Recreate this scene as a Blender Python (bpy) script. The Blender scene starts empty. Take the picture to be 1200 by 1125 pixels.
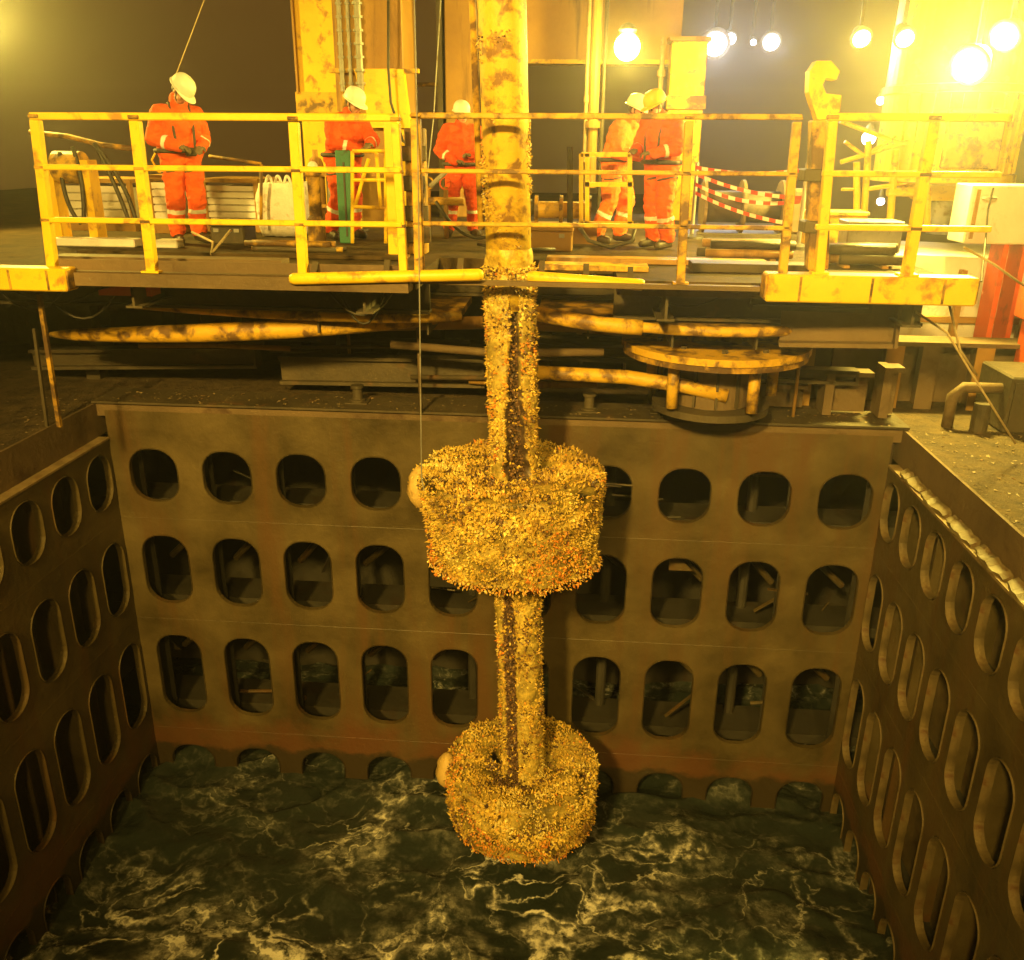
import bpy, bmesh, math, random
import numpy as np
from mathutils import Vector, Matrix, noise, Quaternion
random.seed(7); rng = np.random.default_rng(7)
S = bpy.context.scene
COL = S.collection
PI = math.pi

# ------------------------------------------------------------------ camera
F_PX = 1037.749
R_ = np.array([0.99668866, 0.08065745, 0.01029978])
U_ = np.array([-0.03795098, 0.34941169, 0.9362004])
D_ = np.array([-0.07191267, 0.93349121, -0.3513157])
CAM = np.array([0, 0, 8.0])
cam_d = bpy.data.cameras.new('camera'); cam = bpy.data.objects.new('camera', cam_d); COL.objects.link(cam)
cam.matrix_world = Matrix(((R_[0], U_[0], -D_[0], CAM[0]), (R_[1], U_[1], -D_[1], CAM[1]), (R_[2], U_[2], -D_[2], CAM[2]), (0, 0, 0, 1)))
cam_d.sensor_fit = 'HORIZONTAL'; cam_d.sensor_width = 36.0; cam_d.lens = 36.0 * F_PX / 1200.0
cam_d.clip_start = 0.05; cam_d.clip_end = 600
S.camera = cam
def at(px, py, Y):
    """point of the place seen at photo pixel (px, py) that stands Y metres from the camera's station"""
    d = D_ + R_ * (px - 600) / F_PX - U_ * (py - 562.5) / F_PX
    return Vector(CAM + d * Y / d[1])

# ------------------------------------------------------------------ world: night sky, murky with the glow of the sodium lamps
W = bpy.data.worlds.new('World'); S.world = W; W.use_nodes = True
wn = W.node_tree.nodes; wl = W.node_tree.links
bg = wn['Background']
bg.inputs['Color'].default_value = (1.0, 0.44, 0.075, 1); bg.inputs['Strength'].default_value = 0.105
S.view_settings.view_transform = 'Standard'; S.view_settings.look = 'None'
S.view_settings.exposure = 0.0; S.view_settings.gamma = 1.0; S.view_settings.use_curve_mapping = False
S.render.engine = 'CYCLES'
S.cycles.use_denoising = True
S.cycles.max_bounces = 4; S.cycles.diffuse_bounces = 2; S.cycles.glossy_bounces = 2; S.cycles.transmission_bounces = 2
S.cycles.use_adaptive_sampling = True; S.cycles.adaptive_threshold = .04; S.cycles.light_sampling_threshold = .04; S.cycles.volume_bounces = 0
S.cycles.sample_clamp_indirect = 4.0
SODIUM = (1.0, 0.62, 0.11)
SODIUM_PALE = (1.0, 0.72, 0.11)

# ------------------------------------------------------------------ helpers
class MB:
    def __init__(s): s.v = []; s.f = []; s.m = []
    def add(s, vs, fs, mi=0):
        n = len(s.v); s.v += [tuple(v) for v in vs]; s.f += [tuple(n + i for i in f) for f in fs]; s.m += [mi] * len(fs); return s
    def box(s, x0, x1, y0, y1, z0, z1, mi=0, bev=0.0):
        if bev:
            return s.obox(Vector(((x0+x1)/2, (y0+y1)/2, (z0+z1)/2)), (x1-x0, y1-y0, z1-z0), None, mi, bev)
        vs = [(x, y, z) for z in (z0, z1) for y in (y0, y1) for x in (x0, x1)]
        return s.add(vs, [(0, 2, 3, 1), (4, 5, 7, 6), (0, 1, 5, 4), (2, 6, 7, 3), (0, 4, 6, 2), (1, 3, 7, 5)], mi)
    def obox(s, c, size, M=None, mi=0, bev=0.0):
        bm = bmesh.new(); bmesh.ops.create_cube(bm, size=1)
        for v in bm.verts: v.co = Vector((v.co.x * size[0], v.co.y * size[1], v.co.z * size[2]))
        if bev: bmesh.ops.bevel(bm, geom=bm.edges[:] , offset=bev, segments=1, affect='EDGES')
        if M is not None:
            for v in bm.verts: v.co = M @ v.co
        bm.verts.index_update()
        s.add([v.co + Vector(c) for v in bm.verts], [[v.index for v in f.verts] for f in bm.faces], mi); bm.free(); return s
    def beam(s, a, b, w, h, mi=0, up=(0, 0, 1), bev=0.0):
        a = Vector(a); b = Vector(b); d = (b - a); L = d.length; d.normalize()
        sd = d.cross(Vector(up)); 
        if sd.length < 1e-4: sd = d.cross(Vector((0, 1, 0)))
        sd.normalize(); u = sd.cross(d)
        M = Matrix((sd, d, u)).transposed()
        return s.obox((a + b) / 2, (w, L, h), M, mi, bev)
    def tube(s, pts, r, n=10, mi=0, caps=True):
        pts = [Vector(p) for p in pts]; rs = r if isinstance(r, (list, tuple)) else [r] * len(pts)
        t0 = (pts[1] - pts[0]).normalized(); ref = Vector((0, 0, 1)) if abs(t0.z) < .9 else Vector((1, 0, 0))
        nrm = t0.cross(ref).normalized(); base = len(s.v); vs = []
        for i, p in enumerate(pts):
            t = (pts[min(i + 1, len(pts) - 1)] - pts[max(i - 1, 0)]).normalized()
            nrm = (nrm - t * nrm.dot(t)).normalized(); bn = t.cross(nrm)
            for k in range(n):
                a = 2 * PI * k / n; vs.append(p + (nrm * math.cos(a) + bn * math.sin(a)) * rs[i])
        fs = []
        for i in range(len(pts) - 1):
            for k in range(n):
                k2 = (k + 1) % n; fs.append((i * n + k, i * n + k2, (i + 1) * n + k2, (i + 1) * n + k))
        if caps:
            fs.append(tuple(range(n - 1, -1, -1))); fs.append(tuple((len(pts) - 1) * n + k for k in range(n)))
        return s.add(vs, fs, mi)
    def lathe(s, prof, c=(0, 0, 0), n=32, mi=0, M=None):
        c = Vector(c); vs = []; fs = []
        for (r, z) in prof:
            for k in range(n):
                a = 2 * PI * k / n; v = Vector((r * math.cos(a), r * math.sin(a), z))
                vs.append((M @ v if M is not None else v) + c)
        m = len(prof)
        for i in range(m - 1):
            for k in range(n):
                k2 = (k + 1) % n; fs.append((i * n + k, i * n + k2, (i + 1) * n + k2, (i + 1) * n + k))
        fs.append(tuple(range(n - 1, -1, -1))); fs.append(tuple((m - 1) * n + k for k in range(n)))
        return s.add(vs, fs, mi)
    def prism(s, poly, y0, y1, mi=0):
        """poly: (x, z) outline extruded along Y"""
        n = len(poly); vs = [(x, y0, z) for x, z in poly] + [(x, y1, z) for x, z in poly]
        fs = [tuple(range(n)), tuple(range(2 * n - 1, n - 1, -1))] + [((i + 1) % n, i, n + i, n + (i + 1) % n) for i in range(n)]
        return s.add(vs, fs, mi)
    def ball(s, c, r, n=10, mi=0):
        rx, ry, rz = (r, r, r) if not isinstance(r, (tuple, list)) else r
        c = Vector(c); vs = [c + Vector((0, 0, -rz))]; m = n // 2 + 1
        for i in range(1, m):
            ph = -PI / 2 + PI * i / m
            for k in range(n):
                a = 2 * PI * k / n; vs.append(c + Vector((rx * math.cos(ph) * math.cos(a), ry * math.cos(ph) * math.sin(a), rz * math.sin(ph))))
        vs.append(c + Vector((0, 0, rz))); fs = []
        for k in range(n): fs.append((0, 1 + (k + 1) % n, 1 + k))
        for i in range(m - 2):
            for k in range(n): k2 = (k + 1) % n; fs.append((1 + i * n + k, 1 + i * n + k2, 1 + (i + 1) * n + k2, 1 + (i + 1) * n + k))
        L = len(vs) - 1; o = 1 + (m - 2) * n
        for k in range(n): fs.append((L, o + k, o + (k + 1) % n))
        return s.add(vs, fs, mi)
    def build(s, name, mats, parent=None, smooth=False, local=False, autos=False):
        if not isinstance(mats, (list, tuple)): mats = [mats]
        v = np.array(s.v, dtype=float)
        if parent is not None: off = np.zeros(3) if local else np.array(parent.get('base', (0, 0, 0)))
        else: off = np.array([(v[:, 0].min() + v[:, 0].max()) / 2, (v[:, 1].min() + v[:, 1].max()) / 2, v[:, 2].min()])
        me = bpy.data.meshes.new(name); me.from_pydata((v - off).tolist(), [], s.f); 
        for m in mats: me.materials.append(m)
        me.polygons.foreach_set('material_index', s.m)
        if smooth: me.shade_smooth()
        me.update()
        if autos: me.set_sharp_from_angle(angle=math.radians(35))
        o = bpy.data.objects.new(name, me); COL.objects.link(o)
        if parent is not None: o.parent = parent
        else: o.location = off
        if parent is not None and 'base' in parent: o['base'] = parent['base']
        elif parent is None: o['base'] = [float(x) for x in off]
        return o
def tag(o, label, cat, group=None, kind=None):
    if label: o['label'] = label
    if cat: o['category'] = cat
    if group: o['group'] = group
    if kind: o['kind'] = kind
    return o
def thing(name, label, cat, loc=(0, 0, 0), group=None, rz=0.0, kind=None):
    o = bpy.data.objects.new(name, None); COL.objects.link(o); o.location = loc; o.rotation_euler = (0, 0, rz)
    o.empty_display_size = .1
    if rz == 0: o['base'] = [float(x) for x in loc]
    return tag(o, label, cat, group, kind)

# ------------------------------------------------------------------ materials
def mat(name, c1, c2=None, c3=None, scale=3.0, rough=.6, metal=0.0, bump=.3, bscale=None, streak=False, c3_lo=.55, c3_hi=.68, spec=.4, detail=6, bdist=.02, coord='Object', fine=None, band=None):
    m = bpy.data.materials.new(name); m.use_nodes = True; N = m.node_tree.nodes; L = m.node_tree.links
    b = N['Principled BSDF']; b.inputs['Metallic'].default_value = metal; b.inputs['Specular IOR Level'].default_value = spec
    geo = N.new('ShaderNodeNewGeometry')
    src = geo.outputs['Position']
    if coord == 'Object':
        tc = N.new('ShaderNodeTexCoord'); src = tc.outputs['Object']
    def noise_n(sc, det=detail, vec=src, dist=0.0):
        n = N.new('ShaderNodeTexNoise'); n.inputs['Scale'].default_value = sc; n.inputs['Detail'].default_value = det; n.inputs['Roughness'].default_value = .62
        n.inputs['Distortion'].default_value = dist; L.new(vec, n.inputs['Vector']); return n
    n1 = noise_n(scale)
    cr = N.new('ShaderNodeValToRGB'); cr.color_ramp.elements[0].position = .32; cr.color_ramp.elements[1].position = .68
    cr.color_ramp.elements[0].color = (*c1, 1); cr.color_ramp.elements[1].color = (*(c2 or c1), 1)
    L.new(n1.outputs['Fac'], cr.inputs['Fac']); out = cr.outputs['Color']
    if c3:
        vec = src
        if streak:
            mp = N.new('ShaderNodeMapping'); mp.inputs['Scale'].default_value = (1, 1, .12); L.new(src, mp.inputs['Vector']); vec = mp.outputs['Vector']
        n2 = noise_n(scale * 1.7, 8, vec, .3)
        r2 = N.new('ShaderNodeValToRGB'); r2.color_ramp.elements[0].position = c3_lo; r2.color_ramp.elements[1].position = c3_hi
        r2.color_ramp.elements[0].color = (0, 0, 0, 1); r2.color_ramp.elements[1].color = (1, 1, 1, 1)
        L.new(n2.outputs['Fac'], r2.inputs['Fac'])
        mx = N.new('ShaderNodeMix'); mx.data_type = 'RGBA'; L.new(r2.outputs['Color'], mx.inputs['Factor']); L.new(out, mx.inputs['A']); mx.inputs['B'].default_value = (*c3, 1)
        out = mx.outputs['Result']
    if band:
        sx = N.new('ShaderNodeSeparateXYZ'); L.new(geo.outputs['Position'], sx.inputs[0]); nb = noise_n(1.7, 7)
        ad = N.new('ShaderNodeMath'); ad.operation = 'MULTIPLY_ADD'; L.new(nb.outputs['Fac'], ad.inputs[0]); ad.inputs[1].default_value = -2.2; L.new(sx.outputs['Z'], ad.inputs[2])
        mb_ = N.new('ShaderNodeMapRange'); mb_.inputs['From Min'].default_value = -.15; mb_.inputs['From Max'].default_value = -.60; mb_.inputs['To Max'].default_value = .65; L.new(ad.outputs[0], mb_.inputs['Value'])
        mx2 = N.new('ShaderNodeMix'); mx2.data_type = 'RGBA'; L.new(mb_.outputs['Result'], mx2.inputs['Factor']); L.new(out, mx2.inputs['A']); mx2.inputs['B'].default_value = (*band, 1); out = mx2.outputs['Result']
        nb2 = noise_n(2.6, 6); ad2 = N.new('ShaderNodeMath'); ad2.operation = 'MULTIPLY_ADD'; L.new(nb2.outputs['Fac'], ad2.inputs[0]); ad2.inputs[1].default_value = -.5; L.new(sx.outputs['Z'], ad2.inputs[2])
        mb2 = N.new('ShaderNodeMapRange'); mb2.inputs['From Min'].default_value = .26; mb2.inputs['From Max'].default_value = .18; mb2.inputs['To Max'].default_value = .85; L.new(ad2.outputs[0], mb2.inputs['Value'])
        mx3 = N.new('ShaderNodeMix'); mx3.data_type = 'RGBA'; L.new(mb2.outputs['Result'], mx3.inputs['Factor']); L.new(out, mx3.inputs['A']); mx3.inputs['B'].default_value = (.030, .026, .014, 1); out = mx3.outputs['Result']
    L.new(out, b.inputs['Base Color'])
    n3 = noise_n(bscale or scale * 6, 8)
    rr = N.new('ShaderNodeMapRange'); rr.inputs['To Min'].default_value = max(.05, rough - .15); rr.inputs['To Max'].default_value = min(1, rough + .2)
    L.new(n1.outputs['Fac'], rr.inputs['Value']); L.new(rr.outputs['Result'], b.inputs['Roughness'])
    if bump:
        bp = N.new('ShaderNodeBump'); bp.inputs['Strength'].default_value = bump; bp.inputs['Distance'].default_value = bdist
        L.new(n3.outputs['Fac'], bp.inputs['Height']); L.new(bp.outputs['Normal'], b.inputs['Normal'])
    return m
def emit(name, col, st):
    m = bpy.data.materials.new(name); m.use_nodes = True; N = m.node_tree.nodes; N.clear()
    e = N.new('ShaderNodeEmission'); e.inputs['Color'].default_value = (*col, 1); e.inputs['Strength'].default_value = st
    o = N.new('ShaderNodeOutputMaterial'); m.node_tree.links.new(e.outputs[0], o.inputs['Surface']); m.cycles.emission_sampling = 'NONE'; return m
M = {}
M['wall'] = mat('hull_plate_paint', (.046, .034, .013), (.124, .092, .038), (.100, .054, .019), band=(.12, .046, .017), scale=1.2, rough=.42, bump=.45, bscale=11, streak=True, c3_lo=.50, c3_hi=.66, coord='World')
M['wall_shaded'] = mat('shaded_void_plate', (.022, .020, .014), (.05, .044, .032), (.035, .02, .011), scale=1.3, rough=.6, bump=.4, bscale=10, streak=True, coord='World')  # hull plate paint darkened, shade of the void put into the colour
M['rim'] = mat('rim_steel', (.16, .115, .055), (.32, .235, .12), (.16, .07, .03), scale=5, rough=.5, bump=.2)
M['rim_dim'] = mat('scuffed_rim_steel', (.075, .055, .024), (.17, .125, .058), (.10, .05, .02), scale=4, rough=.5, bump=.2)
M['coaming'] = mat('coaming_paint', (.10, .068, .034), (.17, .115, .058), (.07, .04, .02), scale=1.2, rough=.7, bump=.5, bscale=14, coord='World')
M['grating'] = mat('deck_dirt', (.04, .027, .012), (.11, .075, .034), (.025, .016, .008), scale=4.5, rough=.85, bump=.9, bscale=26, coord='World', bdist=.03)
M['dark'] = mat('dark_steel', (.045, .036, .022), (.085, .065, .035), (.13, .07, .03), scale=2.0, rough=.6, bump=.5, bscale=14, coord='World', c3_lo=.58, c3_hi=.72)
M['black'] = mat('black_rubber', (.012, .011, .010), (.03, .026, .02), scale=6, rough=.6, bump=.2)
M['deck'] = mat('deck_paint', (.035, .024, .011), (.095, .063, .028), (.02, .014, .007), scale=2.2, rough=.85, bump=.6, bscale=20, coord='World', spec=.12)
M['yellow'] = mat('yellow_paint', (.76, .48, .010), (.82, .56, .016), (.40, .20, .03), scale=3.4, rough=.4, bump=.35, bscale=20, c3_lo=.54, c3_hi=.66, coord='World', bdist=.008)
M['yellow_worn'] = mat('worn_yellow_paint', (.55, .32, .02), (.68, .42, .03), (.16, .09, .03), scale=3.2, rough=.5, bump=.5, bscale=16, c3_lo=.47, c3_hi=.60, coord='World', bdist=.015)
M['yellow_pipe'] = mat('scuffed_yellow_pipe', (.66, .42, .03), (.78, .54, .04), (.26, .14, .035), scale=4.2, rough=.5, bump=.7, bscale=16, c3_lo=.49, c3_hi=.62, coord='World', bdist=.015)
M['yellow_rust'] = mat('rusty_yellow_paint', (.40, .22, .02), (.55, .33, .03), (.10, .055, .02), scale=2.4, rough=.6, bump=.6, bscale=15, c3_lo=.42, c3_hi=.55, coord='World', bdist=.02)
M['brown'] = mat('brown_steel', (.28, .15, .035), (.38, .22, .05), (.12, .06, .02), scale=1.6, rough=.55, bump=.3, streak=True, coord='World')
M['white'] = mat('white_paint', (.70, .69, .64), (.80, .79, .75), (.45, .36, .22), scale=2.2, rough=.5, bump=.2, c3_lo=.6, c3_hi=.75, coord='World')
M['sack'] = mat('white_woven_sack', (.62, .60, .54), (.76, .74, .68), (.40, .34, .25), scale=5, rough=.85, bump=.6, bscale=30)
M['grey'] = mat('galvanised_grey', (.22, .22, .21), (.34, .33, .31), (.15, .11, .07), scale=3, rough=.5, bump=.2, metal=.3)
M['green'] = mat('green_paint', (.025, .13, .075), (.035, .17, .10), (.03, .06, .03), scale=5, rough=.5, bump=.2)
M['red'] = mat('red_orange_paint', (.58, .075, .012), (.68, .11, .02), (.30, .06, .02), scale=2, rough=.5, bump=.25, coord='World')
M['rope'] = mat('rope_fibre', (.45, .34, .18), (.60, .48, .28), scale=20, rough=.9, bump=.6, bscale=60)
M['tapew'] = mat('barrier_tape_white', (.75, .73, .68), (.80, .79, .75), scale=9, rough=.5, bump=0)
M['taper'] = mat('barrier_tape_red', (.55, .05, .03), (.62, .08, .04), scale=9, rough=.5, bump=0)
M['hose'] = mat('hose_rubber', (.03, .026, .02), (.06, .05, .035), scale=9, rough=.5, bump=.2)
M['tan'] = mat('smooth_tan_polymer', (.50, .34, .10), (.62, .43, .14), (.26, .16, .05), scale=8, rough=.55, bump=.4, bscale=25, c3_lo=.58, c3_hi=.74)
# people
M['coverall'] = mat('orange_coverall', (.74, .085, .010), (.84, .13, .015), (.52, .06, .01), scale=6, rough=.85, bump=.5, bscale=30, c3_lo=.62, c3_hi=.8)
M['coverall_dark'] = mat('deep_orange_coverall', (.60, .055, .010), (.70, .085, .012), (.40, .04, .01), scale=6, rough=.85, bump=.5, bscale=30, c3_lo=.62, c3_hi=.8)
M['coverall_pale'] = mat('faded_orange_coverall', (.80, .15, .02), (.85, .20, .03), (.60, .10, .015), scale=6, rough=.85, bump=.5, bscale=30, c3_lo=.62, c3_hi=.8)
M['skin'] = mat('skin', (.48, .26, .16), (.55, .31, .20), scale=9, rough=.55, bump=.1)
M['boot'] = mat('boot_leather', (.03, .022, .014), (.07, .05, .03), scale=9, rough=.5, bump=.3)
M['glove'] = mat('work_glove', (.10, .08, .05), (.22, .17, .10), scale=14, rough=.9, bump=.3)
M['reflect'] = mat('reflective_tape', (.66, .64, .56), (.74, .72, .66), scale=20, rough=.35, bump=0)
M['helmet_w'] = mat('white_helmet_shell', (.76, .74, .66), (.82, .80, .74), (.55, .48, .34), scale=7, rough=.35, bump=.05, c3_lo=.64, c3_hi=.8)
M['helmet_y'] = mat('yellow_helmet_shell', (.82, .44, .006), (.86, .50, .01), (.55, .30, .02), scale=7, rough=.35, bump=.05, c3_lo=.64, c3_hi=.8)
M['hair'] = mat('dark_hair', (.02, .012, .008), (.05, .03, .018), scale=30, rough=.6, bump=.6, bscale=80)
M['harness'] = mat('harness_webbing', (.04, .035, .03), (.10, .085, .06), scale=20, rough=.7, bump=.3)
M['eye'] = mat('eye', (.02, .015, .01), rough=.3, bump=0)
M['lip'] = mat('lip', (.40, .15, .10), rough=.5, bump=0)

def mat_growth():
    m = bpy.data.materials.new('marine_growth'); m.use_nodes = True; N = m.node_tree.nodes; L = m.node_tree.links
    b = N['Principled BSDF']; a = N.new('ShaderNodeAttribute'); a.attribute_name = 'shell'
    n = N.new('ShaderNodeTexNoise'); n.inputs['Scale'].default_value = 30; n.inputs['Detail'].default_value = 6
    g = N.new('ShaderNodeNewGeometry'); L.new(g.outputs['Position'], n.inputs['Vector'])
    mr = N.new('ShaderNodeMapRange'); mr.inputs['From Min'].default_value = .3; mr.inputs['From Max'].default_value = .7; mr.inputs['To Min'].default_value = .55; mr.inputs['To Max'].default_value = 1.2
    L.new(n.outputs['Fac'], mr.inputs['Value'])
    vm = N.new('ShaderNodeVectorMath'); vm.operation = 'SCALE'; L.new(a.outputs['Color'], vm.inputs[0]); L.new(mr.outputs['Result'], vm.inputs['Scale'])
    L.new(vm.outputs['Vector'], b.inputs['Base Color']); b.inputs['Roughness'].default_value = .5
    bp = N.new('ShaderNodeBump'); bp.inputs['Strength'].default_value = .5; bp.inputs['Distance'].default_value = .01; L.new(n.outputs['Fac'], bp.inputs['Height']); L.new(bp.outputs['Normal'], b.inputs['Normal'])
    return m
M['growth'] = mat_growth()
def mat_water():
    m = bpy.data.materials.new('sea_water'); m.use_nodes = True; N = m.node_tree.nodes; L = m.node_tree.links
    b = N['Principled BSDF']; g = N.new('ShaderNodeNewGeometry'); P = g.outputs['Position']
    def noi(sc, det, vec=P, rough=.55):
        n = N.new('ShaderNodeTexNoise'); n.inputs['Scale'].default_value = sc; n.inputs['Detail'].default_value = det; n.inputs['Roughness'].default_value = rough; L.new(vec, n.inputs['Vector']); return n
    def mth(op, a, bb, clamp=False):
        n = N.new('ShaderNodeMath'); n.operation = op; n.use_clamp = clamp
        for i, x in enumerate((a, bb)):
            if isinstance(x, (int, float)): n.inputs[i].default_value = x
            else: L.new(x, n.inputs[i])
        return n.outputs[0]
    wd = noi(.9, 5); vs = N.new('ShaderNodeVectorMath'); vs.operation = 'SCALE'; L.new(wd.outputs['Color'], vs.inputs[0]); vs.inputs['Scale'].default_value = 1.5
    va = N.new('ShaderNodeVectorMath'); va.operation = 'ADD'; L.new(P, va.inputs[0]); L.new(vs.outputs['Vector'], va.inputs[1])
    mp = N.new('ShaderNodeMapping'); mp.inputs['Scale'].default_value = (.7, 1.05, .3); L.new(va.outputs['Vector'], mp.inputs['Vector'])
    def ridge(sc, k, det=3.0, off=0.0):
        mo = N.new('ShaderNodeMapping'); mo.inputs['Location'].default_value = (off, off * 1.7, 0); L.new(mp.outputs['Vector'], mo.inputs['Vector'])
        n = noi(sc, det, mo.outputs['Vector'], .5); d = mth('ABSOLUTE', mth('SUBTRACT', n.outputs['Fac'], .5), 0); return mth('POWER', mth('SUBTRACT', 1.0, mth('MULTIPLY', d, k), True), 1.8)
    mk = noi(.42, 4); mr = N.new('ShaderNodeMapRange'); mr.inputs['From Min'].default_value = .34; mr.inputs['From Max'].default_value = .56; L.new(mk.outputs['Fac'], mr.inputs['Value'])
    mk2 = noi(1.1, 5); mr2 = N.new('ShaderNodeMapRange'); mr2.inputs['From Min'].default_value = .46; mr2.inputs['From Max'].default_value = .70; L.new(mk2.outputs['Fac'], mr2.inputs['Value'])
    w1 = ridge(.85, 30, 4.0); w2 = ridge(1.8, 26, 4.5, 4.0); w3 = ridge(3.6, 18, 6.0, 9.0)
    web_all = mth('MAXIMUM', mth('MULTIPLY', w1, mth('ADD', mth('MULTIPLY', mr.outputs['Result'], .85), .12)), mth('MULTIPLY', w2, mth('MULTIPLY', mr.outputs['Result'], .9)))
    web_all = mth('MAXIMUM', web_all, mth('MULTIPLY', mth('MULTIPLY', w3, mr2.outputs['Result']), .35))
    ws = ridge(1.15, 10, 6.0, 2.0); web_all = mth('MAXIMUM', web_all, mth('MULTIPLY', mth('MULTIPLY', ws, mr.outputs['Result']), .42))
    br = noi(6.5, 8, rough=.72); brm = N.new('ShaderNodeMapRange'); brm.inputs['From Min'].default_value = .38; brm.inputs['From Max'].default_value = .60; L.new(br.outputs['Fac'], brm.inputs['Value'])
    att = N.new('ShaderNodeAttribute'); att.attribute_name = 'crest'
    foam = mth('MULTIPLY', mth('ADD', web_all, mth('MULTIPLY', mth('MULTIPLY', att.outputs['Fac'], mr2.outputs['Result']), .35)), brm.outputs['Result'], True)
    att2 = N.new('ShaderNodeAttribute'); att2.attribute_name = 'churn'
    foam = mth('MULTIPLY', foam, mth('ADD', mth('MULTIPLY', att2.outputs['Fac'], 1.5), .10), True)
    foam = mth('MULTIPLY', foam, 1.9, True); foam = mth('POWER', foam, 1.35, True)
    cr = N.new('ShaderNodeMix'); cr.data_type = 'RGBA'; cr.inputs['A'].default_value = (.022, .030, .025, 1); cr.inputs['B'].default_value = (.80, .78, .68, 1); L.new(foam, cr.inputs['Factor'])
    L.new(cr.outputs['Result'], b.inputs['Base Color'])
    rr = mth('ADD', mth('MULTIPLY', foam, .6), .16); L.new(rr, b.inputs['Roughness']); b.inputs['IOR'].default_value = 1.33
    bn = noi(3.2, 7); bh = mth('ADD', mth('MULTIPLY', bn.outputs['Fac'], 1.0), mth('MULTIPLY', foam, .25))
    bp = N.new('ShaderNodeBump'); bp.inputs['Strength'].default_value = .45; bp.inputs['Distance'].default_value = .10; L.new(bh, bp.inputs['Height']); L.new(bp.outputs['Normal'], b.inputs['Normal'])
    return m
M['water'] = mat_water()

# ================================================================== STRUCTURE
YB, XL, XR = 9.5, -5.49, 3.43
WATER_Z = 0.08
ROWS = [(4.649, 3.972), (3.537, 2.598), (2.153, 0.976), (0.474, -0.80)]
SEAM = [3.755, 2.375, 0.725, -1.3]
DECK_Z = 6.92

def hole_outline(w, h, rad, n=7):
    pts = []
    for sx, sz, a0 in ((1, 1, 0), (-1, 1, PI / 2), (-1, -1, PI), (1, -1, 1.5 * PI)):
        cx, cz = sx * (w / 2 - rad), sz * (h / 2 - rad)
        for k in range(n):
            a = a0 + PI / 2 * k / (n - 1); pts.append((cx + rad * math.cos(a), cz + rad * math.sin(a)))
    return pts
def plate_with_holes(mb, s0, s1, z0, z1, holes, w, rad, to3, t):
    """a strip of plate s0..s1 x z0..z1 with round-cornered openings; to3(s, z, depth) -> point; t plate thickness"""
    holes = sorted(holes); b = [s0] + [(holes[i][0] + holes[i + 1][0]) / 2 for i in range(len(holes) - 1)] + [s1]
    for i, (cs, zt, zb) in enumerate(holes):
        a0, a1 = b[i], b[i + 1]; h = zt - zb; cz = (zt + zb) / 2
        pts = [(cs + x, cz + z) for x, z in hole_outline(w, h, rad)]
        cor = [(a1, z1), (a0, z1), (a0, z0), (a1, z0)]
        # border points: project each outline point out from the corner centres to the cell border
        quad = []; n = len(pts) // 4
        base = len(mb.v); vs = [to3(x, z, 0) for x, z in pts] + [to3(x, z, t) for x, z in pts] + [to3(x, z, 0) for x, z in cor]
        N4 = len(pts); fs = []
        for q in range(4):
            for k in range(n - 1):
                p, p2 = q * n + k, q * n + k + 1; fs.append((p, p2, 2 * N4 + q)[::-1])
            e = q * n + n - 1; e2 = ((q + 1) % 4) * n
            fs.append((e, e2, 2 * N4 + (q + 1) % 4, 2 * N4 + q)[::-1])
        for p in range(N4):
            p2 = (p + 1) % N4; fs.append((p, p2, N4 + p2, N4 + p))
        mb.add(vs, fs)
def rim_mesh(name, w, h, rad, to3v, material, t=.035, out=.05, back=.10):
    """flat bar bent round one opening; to3v(s, z, depth) -> vector offset"""
    o_ = hole_outline(w - .012, h - .012, rad - .006); i_ = hole_outline(w - 2 * t, h - 2 * t, rad - t)
    n = len(o_); vs = []
    for d in (-out, back):
        vs += [to3v(x, z, d) for x, z in o_]; vs += [to3v(x, z, d) for x, z in i_]
    fs = []
    for k in range(n):
        k2 = (k + 1) % n
        fs += [(k, k2, n + k2, n + k), (2 * n + k, 3 * n + k, 3 * n + k2, 2 * n + k2), (k, 2 * n + k, 2 * n + k2, k2), (n + k, n + k2, 3 * n + k2, 3 * n + k)]
    me = bpy.data.meshes.new(name); me.from_pydata(vs, [], fs); me.materials.append(material); me.update(); return me

def pool_wall(label, s0, s1, ztop, cols, w, rad, to3, axis_off, rim='wall'):
    root = thing('moonpool_wall', label, 'wall', tuple(to3((s0 + s1) / 2, -1.3, 0)))
    zs = [ztop] + SEAM
    for r, (zt, zb) in enumerate(ROWS):
        mb = MB(); plate_with_holes(mb, s0, s1, zs[r + 1] + (.004 if r < 3 else 0), zs[r] - (.004 if r else 0), [(c, zt, zb) for c in cols], w, rad, to3, .03)
        mb.build('shell_plate', M['wall'], root)
    base = Vector(root['base']); o0 = Vector(to3(0, 0, 0))
    for r, (zt, zb) in enumerate(ROWS):
        me = rim_mesh('hole_rim', w, zt - zb, rad, lambda s, z, d: tuple(Vector(to3(s, z, d)) - o0), M[rim], **axis_off)
        for c in cols:
            o = bpy.data.objects.new('hole_rim', me); COL.objects.link(o); o.parent = root
            o.location = Vector(to3(c, (zt + zb) / 2, 0)) - base
    for z in SEAM[:3]:
        mb = MB(); a = Vector(to3(s0 + .01, z, .012)); b2 = Vector(to3(s1 - .01, z, .012)); mb.tube([a, b2], .014, 6); mb.build('weld_seam', M['wall'], root)
    return root
BACK_COLS = [-4.998 + .891 * i for i in range(10)]
RIGHT_COLS = [9.225 - .648 * i for i in range(13)]
LEFT_COLS = [9.17 - .706 * i for i in range(12)]
pool_wall('far moonpool wall, brown steel with four rows of ten dark rounded openings', XL, XR, 5.10, BACK_COLS, .60, .26, lambda s, z, d: (s, YB + d, z), dict(out=.004, back=.06, t=.010))
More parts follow.
